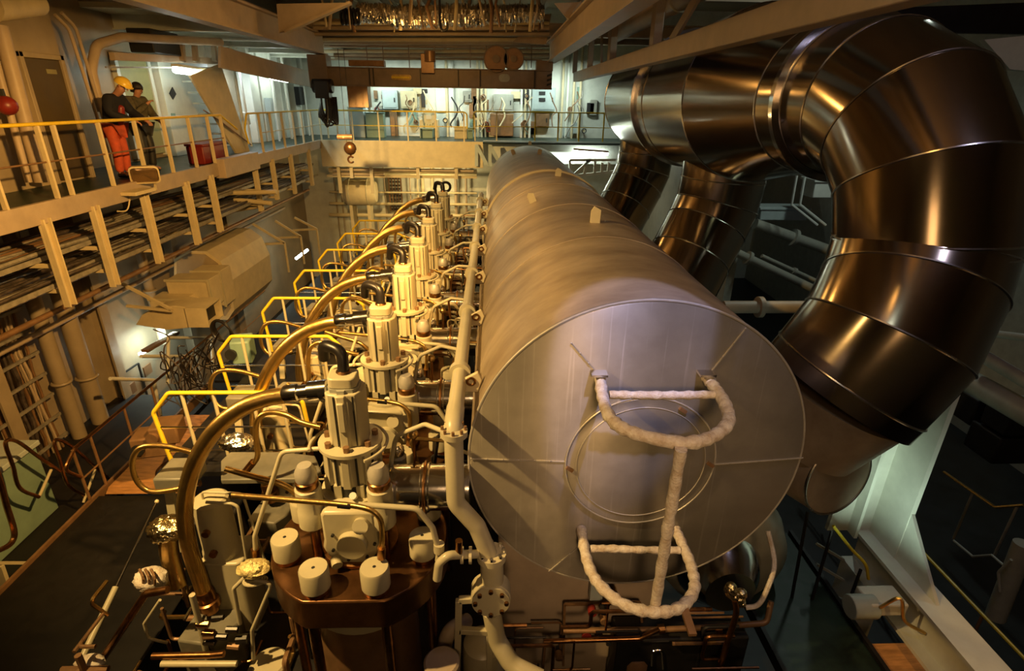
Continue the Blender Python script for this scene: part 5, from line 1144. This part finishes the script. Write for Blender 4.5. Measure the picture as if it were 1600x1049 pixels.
# ================================================================ the two people
def grow(name, verts, edges, rad, m, parent, sub=2, root=0):
    me = bpy.data.meshes.new(name)
    org = parent.location-Vector((0, 0, H)) if parent.parent is None else parent.parent.location-Vector((0, 0, H))
    me.from_pydata([tuple(Vector(v)-org) for v in verts], edges, [])
    o = bpy.data.objects.new(name, me); C.objects.link(o); o.parent = parent
    md = o.modifiers.new('skin', 'SKIN'); md.use_smooth_shade = True
    sk = me.skin_vertices[0] if me.skin_vertices else None
    if sk is None:
        bpy.context.view_layer.objects.active = o
        me.attributes
    for i, r in enumerate(rad):
        v = me.skin_vertices[0].data[i]; v.radius = (r, r) if not isinstance(r, tuple) else r; v.use_root = (i == root)
    s = o.modifiers.new('sub', 'SUBSURF'); s.levels = s.render_levels = sub
    me.materials.append(W[m]); return o
def person(lab, base, yaw, lean, arms, headpitch, cols, helmet, scale=1.0):
    t = thing('person', lab, 'person', base)
    ca, sa = math.cos(yaw), math.sin(yaw)
    def L(x, y, z): x, y, z = x*scale, y*scale, z*scale; return Vector(base)+Vector((x*ca-y*sa, x*sa+y*ca, z))
    def T(x, z): return x+lean*max(0, z-.92)
    girth = 1.12
    n = {}
    n['pel'] = L(T(0, .95), 0, .95); n['waist'] = L(T(0, 1.1), 0, 1.1); n['chest'] = L(T(.02, 1.32), 0, 1.32); n['neck'] = L(T(.02, 1.48), 0, 1.47); n['jaw'] = L(T(.05, 1.55)+headpitch*.06, 0, 1.555); n['head'] = L(T(.04, 1.64)+headpitch*.12, 0, 1.65)
    for s, k in ((1, 'l'), (-1, 'r')):
        n['hip'+k] = L(0, s*.085, .90); n['knee'+k] = L(.06-lean*.06, s*.105, .50); n['ank'+k] = L(.0, s*.11, .09); n['toe'+k] = L(.16, s*.13, .05)
        n['sh'+k] = L(T(.01, 1.42), s*.19, 1.42)
        e, w = arms[k]; n['el'+k] = L(*e); n['wr'+k] = L(*w)
        d = (n['wr'+k]-n['el'+k]).normalized(); n['palm'+k] = n['wr'+k]+d*.06
    names = list(n); ix = {k: i for i, k in enumerate(names)}
    rad = {'pel': (.145, .12), 'waist': (.13, .105), 'chest': (.155, .115), 'neck': .055, 'jaw': .072, 'head': .092}
    for k in 'lr': rad.update({'hip'+k: .09, 'knee'+k: .06, 'ank'+k: .042, 'toe'+k: .04, 'sh'+k: .065, 'el'+k: .045, 'wr'+k: .03, 'palm'+k: .035})
    E_ = [('pel', 'waist'), ('waist', 'chest'), ('chest', 'neck'), ('neck', 'jaw'), ('jaw', 'head')]
    for k in 'lr': E_ += [('pel', 'hip'+k), ('hip'+k, 'knee'+k), ('knee'+k, 'ank'+k), ('ank'+k, 'toe'+k), ('chest', 'sh'+k), ('sh'+k, 'el'+k), ('el'+k, 'wr'+k), ('wr'+k, 'palm'+k)]
    rad = {k: (tuple(a*girth for a in r) if isinstance(r, tuple) else (r if k in ('neck', 'jaw', 'head') or k[:2] in ('wr', 'pa', 'an', 'to') else r*girth)) for k, r in rad.items()}
    sr = lambda r: tuple(a*scale for a in r) if isinstance(r, tuple) else r*scale
    vs = [n[k] for k in names]; ed = [(ix[a], ix[b]) for a, b in E_]; rr = [sr(rad[k]) for k in names]
    # fingers and thumb grown from each palm
    for k in 'lr':
        p = n['palm'+k]; d = (n['wr'+k]-n['el'+k]).normalized(); sd = Vector((0, 0, 1)).cross(d)
        if sd.length < .1: sd = Vector((1, 0, 0))
        sd.normalize()
        for f_ in range(4):
            a = p+sd*(f_-1.5)*.022+d*.03; b = a+d*.035-Vector((0, 0, .012)); c = b+d*.012-Vector((0, 0, .03+.004*(f_ % 3)))
            i0 = len(vs); vs += [a, b, c]; rr += [.011*scale, .010*scale, .008*scale]; ed += [(ix['palm'+k], i0), (i0, i0+1), (i0+1, i0+2)]
        a = p+sd*.04*(1 if k == 'r' else -1); b = a+d*.035; i0 = len(vs); vs += [a, b]; rr += [.011*scale, .009*scale]; ed += [(ix['palm'+k], i0), (i0, i0+1)]
    body = grow('body', vs, ed, rr, 'skin', t)
    def sub(name, keys, radk, m, lev=2):
        jx = {k: i for i, k in enumerate(keys)}
        e = [(jx[a], jx[b]) for a, b in E_ if a in jx and b in jx]
        return grow(name, [n[k] for k in keys], e, [sr(radk[k]) for k in keys], m, t, lev)
    gro = lambda keys, d: {k: (tuple(a+d for a in rad[k]) if isinstance(rad[k], tuple) else rad[k]+d) for k in keys}
    tk_ = ['pel', 'hipl', 'hipr', 'kneel', 'kneer', 'ankl', 'ankr']; g_ = gro(tk_, .022)
    for k in ('kneel', 'kneer'): g_[k] = .085
    for k in ('ankl', 'ankr'): g_[k] = .078
    sub('trousers', tk_, g_, cols['trousers'])
    jk = ['pel', 'waist', 'chest', 'shl', 'shr', 'ell', 'elr', 'wrl', 'wrr']; g_ = gro(jk, .03); g_['wrl'] = g_['wrr'] = .055; g_['ell'] = g_['elr'] = .085; g_['shl'] = g_['shr'] = .105; g_['pel'] = (.20, .17); g_['waist'] = (.19, .16); g_['chest'] = (.20, .16)
    sub('jacket', jk, g_, cols['jacket'])
    if 'shirt' in cols:
        f = Vector((ca, sa, 0)); a = n['chest']+f*.12*scale; b = n['waist']+f*.13*scale; c = n['pel']+f*.13*scale
        grow('shirt', [a, b, c], [(0, 1), (1, 2)], [.06, .085, .08], cols['shirt'], t)
    for k in 'lr':
        a, b = n['ank'+k]-Vector((0, 0, .035)), n['toe'+k]-Vector((0, 0, .005))
        grow('shoe', [a-(b-a)*.3, a, b], [(0, 1), (1, 2)], [.045, .05, .045], 'rubber', t)
    h = n['head']; f = Vector((ca, sa, -headpitch*.6)).normalized(); s_ = Vector((-sa, ca, 0)); u = f.cross(s_)*1
    if u.z < 0: u = -u
    MB().sph(h+f*.10*scale-u*.03, .017, 8, 6).build('nose', 'skin', t)
    for q in (-1, 1):
        MB().sph(h+f*.088*scale+s_*q*.033, .011, 8, 6).build('eye', 'ink', t)
        MB().sph(h+s_*q*.092*scale-u*.01, .026, 8, 6, (.7, .5, 1)).build('ear', 'skin', t)
    MB().obox(h+f*.088*scale-u*.075, (.03, .04, .008), (0, 0, yaw)).build('mouth', 'brownsteel', t)
    if helmet:
        rs = []
        for i in range(9):
            a = PI/2*i/8; r = .128*math.cos(a) if i < 8 else .002; zz = .125*math.sin(a)
            rs.append([h+u*(.02+zz)+(f*math.cos(2*PI*k/24)*1.12+s_*math.sin(2*PI*k/24))*r for k in range(24)])
        hm = MB().rings(rs).build('helmet', 'helmet', t)
        MB().prism([h+u*.015+f*(.11+.045*math.cos(a))*1.0+s_*.105*math.sin(a) for a in [PI*(-.5+k/12) for k in range(13)]], u*.012).build('peak', 'helmet', hm)
    else:
        rs = []
        for i in range(8):
            a = PI/2*i/7; r = .108*math.cos(a) if i < 7 else .002
            rs.append([h-f*.012+u*(.0+.112*math.sin(a)-(.08 if i == 0 and math.cos(2*PI*k/24) < .3 else -.02 if i == 0 else 0))+(f*math.cos(2*PI*k/24)+s_*math.sin(2*PI*k/24))*r for k in range(24)])
        MB().rings(rs).build('hair', 'hair', t)
    return t
person('person in yellow helmet, dark jacket and orange trousers leaning on the gallery rail', (-6.84, 10.85, -1.4), math.radians(-2), .30,
       {'l': ((.22, .30, 1.2), (.50, .22, 1.055)), 'r': ((.20, -.30, 1.18), (.50, -.16, 1.055))}, 1.0, dict(trousers='orange', jacket='darkblue', shirt='red'), True, .95)
person('person with black hair, grey patterned jacket and dark trousers, hand raised to chest', (-6.88, 11.75, -1.4), math.radians(-10), .08,
       {'l': ((.12, .27, 1.15), (.34, .16, 1.04)), 'r': ((.16, -.24, 1.16), (.30, -.02, 1.36))}, .35, dict(trousers='ink', jacket='olive'), False, .93)
# ================================================================ clutter in the dark foreground at the bottom left
def tubething(name, lab, cat, pts, r, m, Y=None, X=None, Z=None, grp=None, fil=.05):
    f = (lambda p: aY(*p, Y)) if Y is not None else (lambda p: aX(*p, X)) if X is not None else (lambda p: aZ(*p, Z))
    return single(name, lab, cat, MB().tube(fillet([f(p) for p in pts], fil), r, 10), m, grp)
fo = thing('foil_wrapped_valve', 'bright gold foil wrapped valve beside the nearest braided hose', 'valve', aY(270, 825, 4.3))
random.seed(4)
def crumple(c, r, sc, n=22, mm=14, amp=.22):
    m = MB().sph(c, r, n, mm, sc)
    for i, v in enumerate(m.v): m.v[i] = Vector(c)+(v-Vector(c))*(1+random.uniform(-amp, amp)*.5)
    return m
crumple(aY(262, 826, 4.2), .14, (1.3, 1, .8)).build('foil_cover', 'foil', fo)
crumple(aY(250, 835, 4.2), .09, (1, 1, 1)).build('foil_side', 'foil', fo)
MB().tube(smooth([aY(262, 838, 4.2), aY(266, 870, 4.2), aY(278, 915, 4.15)], 6), .085, 14).build('wrapped_stem', 'brass', fo)
fo = thing('foil_bundle', 'yellowish foil bundle between the actuator and the brown cover', 'bundle', aY(397, 888, 3.7))
crumple(aY(397, 888, 3.65), .12, (1.15, .8, .55)).build('foil_cover', 'pale_foil', fo)
for k in range(4): MB().torus(aY(393+k*2, 905+k, 3.66), (0, .4, 1), .06+.012*k, .009, 18, 5).build('wire_coil', 'beige', fo)
tubething('thin_pipe', 'pale thin pipe bending down from the yellowish foil bundle', 'pipe', [(385, 900), (365, 920), (375, 975)], .018, 'beige', Y=3.65)
tubething('thin_pipe', 'pale thin pipe slanting to the bottom edge below the foil bundle', 'pipe', [(398, 907), (425, 912), (394, 985), (396, 1030)], .018, 'beige', Y=3.6)
tubething('thin_pipe', 'pale double bent pipe behind the braided hose next to the actuator', 'pipe', [(322, 785), (362, 787), (372, 792), (386, 878)], .014, 'beige', Y=4.0)
tubething('copper_bar', 'long copper coloured bar lying along the bottom left corner', 'bar', [(160, 1030), (228, 928), (262, 922)], .035, 'copper', Y=3.7)
tubething('copper_bar', 'reddish shiny bar across the bottom edge below the valve block', 'bar', [(238, 1026), (330, 1024), (350, 1022)], .03, 'copper', Y=3.5)
tubething('copper_bar', 'pale bar just under the reddish bar at the bottom edge', 'bar', [(252, 1038), (370, 1038)], .028, 'beige', Y=3.45)
tubething('thin_pipe', 'thin bent pale tube in the dark corner left of the valve block', 'pipe', [(250, 938), (225, 975), (232, 998), (262, 1005)], .014, 'beige', Y=3.8)
tubething('thin_pipe', 'leaning pale tube passing before the valve block', 'pipe', [(300, 930), (312, 975), (325, 1030)], .026, 'beige', Y=3.6)
bc = thing('bolt_cluster', 'coppery cluster of nuts and springs at the base of the actuator', 'fitting', aY(345, 1000, 3.6))
for k in range(9):
    p = aY(330+random.uniform(-15, 50), 985+random.uniform(-20, 25), 3.6); MB().cyl(p-Vector((.05, 0, .0)), p+Vector((.05, 0, random.uniform(-.02, .02))), random.uniform(.02, .045), n=8).build('nut', random.choice(('copper', 'rubber', 'brownsteel')), bc)
wh = thing('lagged_joint', 'pale lagged pipe joint at the edge of the dark walkway', 'joint', aY(235, 905, 4.0))
crumple(aY(236, 905, 4.0), .13, (1.2, .9, .8), amp=.15).build('lagging', 'lag', wh)
for k in range(3): MB().tube(smooth([aY(218+k*9, 890, 3.98), aY(224+k*9, 905, 3.9), aY(222+k*9, 925, 3.95)], 4), .012, 6).build('strap', 'brownsteel', wh)
crm = thing('lagged_joint', 'pale lagged lump at the very bottom left beside the long rod', 'joint', aY(138, 1036, 3.6))
crumple(aY(140, 1036, 3.6), .10, (1.3, .8, .6), amp=.15).build('lagging', 'lag', crm)
# dense small pipes in the gaps between the units
random.seed(12)
LABS = 'thin golden pipe among the dense piping beside the %s cylinder'
for i in range(7):
    for k in range(9):
        x = random.uniform(-2.9, -1.95); y = UY+DY*i+random.uniform(-.55, .75); z = random.uniform(-4.9, -3.8)
        pts = [Vector((x, y, z))]
        for j in range(3):
            ax = random.choice((0, 1, 2)); d = Vector((0, 0, 0)); d[ax] = random.choice((-1, 1))*random.uniform(.15, .5); pts.append(pts[-1]+d)
        pts = [Vector((min(max(p.x, -3.0), -1.9), p.y, min(max(p.z, -5.3), -3.55))) for p in pts]
        if (pts[-1]-pts[0]).length < .1: continue
        single('small_pipe', 'thin bent pipe in the dense piping, gallery side of the %s cylinder' % ORD[i], 'pipe', MB().tube(fillet(pts, .05), random.choice((.012, .016, .022)), 7), random.choice(('brass', 'beige', 'copper', 'chrome', 'brownsteel')), 'dense small pipes beside the %s cylinder' % ORD[i])
    for k in range(4):
        x = random.uniform(-.75, -.45); y = UY+DY*i+random.uniform(.4, .95); z = random.uniform(-3.6, -2.9)
        pts = [Vector((x, y, z)), Vector((x+random.uniform(-.1, .2), y+.05, z+.3)), Vector((x+.35, y+random.uniform(-.1, .1), z+.28)), Vector((x+.38, y, z-.4))]
        single('small_pipe', 'thin bent pipe, grey cylinder side of the %s valve housing' % ORD[i], 'pipe', MB().tube(fillet(pts, .06), random.choice((.012, .018)), 7), random.choice(('brass', 'beige', 'copper', 'rubber')), 'small pipes behind the %s valve housing' % ORD[i])

random.seed(41)
for k in range(46):
    p = Vector((random.uniform(-3.7, -1.9), random.uniform(2.9, 4.6), random.uniform(-5.3, -4.5))); pts = [p]
    for j in range(random.choice((2, 3, 4))):
        ax = random.choice((0, 1, 2)); d = Vector((0, 0, 0)); d[ax] = random.choice((-1, 1))*random.uniform(.12, .5); pts.append(pts[-1]+d)
    pts = [Vector((min(max(q.x, -3.75), -1.85), min(max(q.y, 2.8), 4.7), min(max(q.z, -5.45), -4.35))) for q in pts]
    if (pts[-1]-pts[0]).length < .1: continue
    single('lower_pipe', 'thin bent pipe in the dark tangle below the nearest actuator', 'pipe', MB().tube(fillet(pts, .05), random.choice((.012, .018, .028)), 7), random.choice(('copper', 'brownsteel', 'beige', 'brass', 'rubber', 'brownsteel')), 'tangled pipes below the nearest actuator')
for k in range(20):
    p = Vector((random.uniform(.1, 2.6), random.uniform(3.75, 4.25), random.uniform(-5.3, -4.75))); pts = [p]
    for j in range(3):
        ax = random.choice((0, 0, 2)); d = Vector((0, 0, 0)); d[ax] = random.choice((-1, 1))*random.uniform(.12, .6); pts.append(pts[-1]+d)
    pts = [Vector((min(max(q.x, .05), 2.7), q.y, min(max(q.z, -5.6), -4.6))) for q in pts]
    if (pts[-1]-pts[0]).length < .1: continue
    single('lower_pipe', 'thin dark pipe low in front of the plate under the grey cylinder', 'pipe', MB().tube(fillet(pts, .05), random.choice((.012, .02)), 7), random.choice(('brownsteel', 'dark', 'rubber', 'copper')), 'thin pipes under the grey cylinder')
sv = thing('foil_wrapped_joint', 'silver foil wrapped joint behind the thick hose by the nearest yellow rail', 'joint', aY(372, 692, 5.2))
crumple(aY(370, 692, 5.2), .13, (1.5, .9, .75)).build('foil_cover', 'silverfoil', sv)
# ================================================================ lamps
def lamp(name, kind, loc, energy, col, size=.3, aim=None, spot=None, blend=.5, sx=None):
    l = bpy.data.lights.new(name, kind); l.energy = energy; l.color = col
    if kind == 'AREA':
        l.size = size
        if sx: l.shape = 'RECTANGLE'; l.size_y = sx
    else: l.shadow_soft_size = size
    if spot: l.spot_size = math.radians(spot); l.spot_blend = blend
    o = bpy.data.objects.new(name, l); C.objects.link(o); o.location = Vector(loc)+Vector((0, 0, H))
    if aim is not None:
        d = (Vector(aim)-Vector(loc)).normalized(); o.rotation_euler = d.to_track_quat('-Z', 'Y').to_euler()
    return o
SOD = (1, .52, .13); SOD2 = (1, .62, .20); KEY = (1, .62, .21); FLU = (.84, 1, .88); BLU = (.68, .66, 1)
lamp('flood_or_fill_light', 'SPOT', (-4.3, 2.4, 1.9), 3000, KEY, .08, (-1.5, 6.6, -3.7), 80, .7)
lamp('flood_or_fill_light', 'SPOT', (-.4, 4.2, .8), 3000, SOD, .10, (-6.3, 10.3, -4.4), 78, .6)
lamp('flood_or_fill_light', 'SPOT', (-4.4, 14.0, .1), 2600, SOD2, .10, (-2.6, 21.6, -3.1), 52, .6)
lamp('ceiling_or_fill_lamp', 'POINT', (-1.8, 16.4, 1.2), 55, SOD, .2)  # added fill in mid-air, brightens the cross beams and crane front
lamp('ceiling_or_fill_lamp', 'POINT', (-2.0, 12.0, 1.9), 105, SOD, .2)
lamp('ceiling_or_fill_lamp', 'POINT', (2.2, 3.0, 2.3), 50, SOD, .2)
lamp('ceiling_or_fill_lamp', 'SPOT', (-2.2, 9.0, 2.4), 900, KEY, .1, (-1.4, 11.0, -3.5), 80, .7)
lamp('ceiling_or_fill_lamp', 'AREA', (.2, -3.2, .8), 50, (1, .58, .24), 1.6, (.6, 4, -3.0))  # added soft fill behind the camera, no fixture on the ceiling
lamp('flood_or_fill_light', 'SPOT', (.3, -3.0, .7), 800, (1, .60, .28), .5, (1.25, 4.0, -3.2), 30, .8)  # added unseen spot that warms the cylinder end plate
lamp('ceiling_or_fill_lamp', 'POINT', (-2.5, 22.9, -2.9), 200, (1, .72, .3), .3)
for x in (-4.5, -2.0, .5, 3.0):
    lamp('gallery_tube', 'AREA', (x, 23.4, 1.0), 60, FLU, 1.2, (x, 24.2, -1), sx=.15)
lamp('gallery_tube', 'AREA', (-7.5, 18.5, .9), 60, (.8, .95, 1), 1.0, (-7.6, 18.5, -2), sx=.15)
lamp('under_tube_or_fill', 'AREA', (2.6, 21.8, -1.75), 60, FLU, 1.2, (2.6, 21.8, -4), sx=.15)
lamp('wall_tube', 'AREA', (-7.75, 12.3, -5.05), 30, FLU, 1.0, (-8.2, 12.3, -6.2), sx=.12)
lamp('wall_tube', 'AREA', (-7.3, 17.5, -4.9), 14, FLU, 1.0, (-7.3, 17.5, -7), sx=.15)
lamp('work_lamp', 'SPOT', (1.5, 2.0, 2.4), 700, (.56, .56, 1), .05, (1.15, 4.0, -1.62), 17, .25)
lamp('work_lamp', 'SPOT', (1.95, 2.0, 2.4), 700, (.56, .56, 1), .07, (1.35, 4.0, -1.62), 17, .25)
lamp('duct_streak_lamp', 'AREA', (4.9, 3.4, 2.2), 16, BLU, .35, (4.2, 5.2, -2.2), sx=.12)  # duct lamps are added and unseen, placed to draw streaks on the steel
lamp('duct_streak_lamp', 'AREA', (1.3, 2.4, 1.7), 9, BLU, .25, (4.6, 5.4, -.8), sx=.08)
lamp('duct_streak_lamp', 'AREA', (2.1, 2.1, 1.7), 9, FLU, .25, (4.6, 5.4, -.8), sx=.08)
lamp('duct_streak_lamp', 'AREA', (.5, 2.9, 1.7), 8, (1, .6, .25), .25, (4.6, 5.4, -.8), sx=.08)
o_ = lamp('under_tube_or_fill', 'AREA', (4.3, 4.1, -5.0), 4, (.75, 1, .78), .5, (4.9, 5.7, -4.0), sx=.1); o_.data.spread = math.radians(70)  # added hidden fill, gives the white column its greenish light
lamp('flood_or_fill_light', 'SPOT', (6.2, .8, 1.8), 500, SOD, .06, (4.8, 3.0, -5.6), 26, .5)
lamp('pit_lamp', 'AREA', (7.5, 10.5, 2.2), 85, FLU, 1.2, (5.5, 11, -4), sx=.2)
w = bpy.data.worlds.new('world'); sc.world = w; w.use_nodes = True
w.node_tree.nodes['Background'].inputs[0].default_value = (.05, .035, .02, 1); w.node_tree.nodes['Background'].inputs[1].default_value = .2
sc.view_settings.exposure = 0
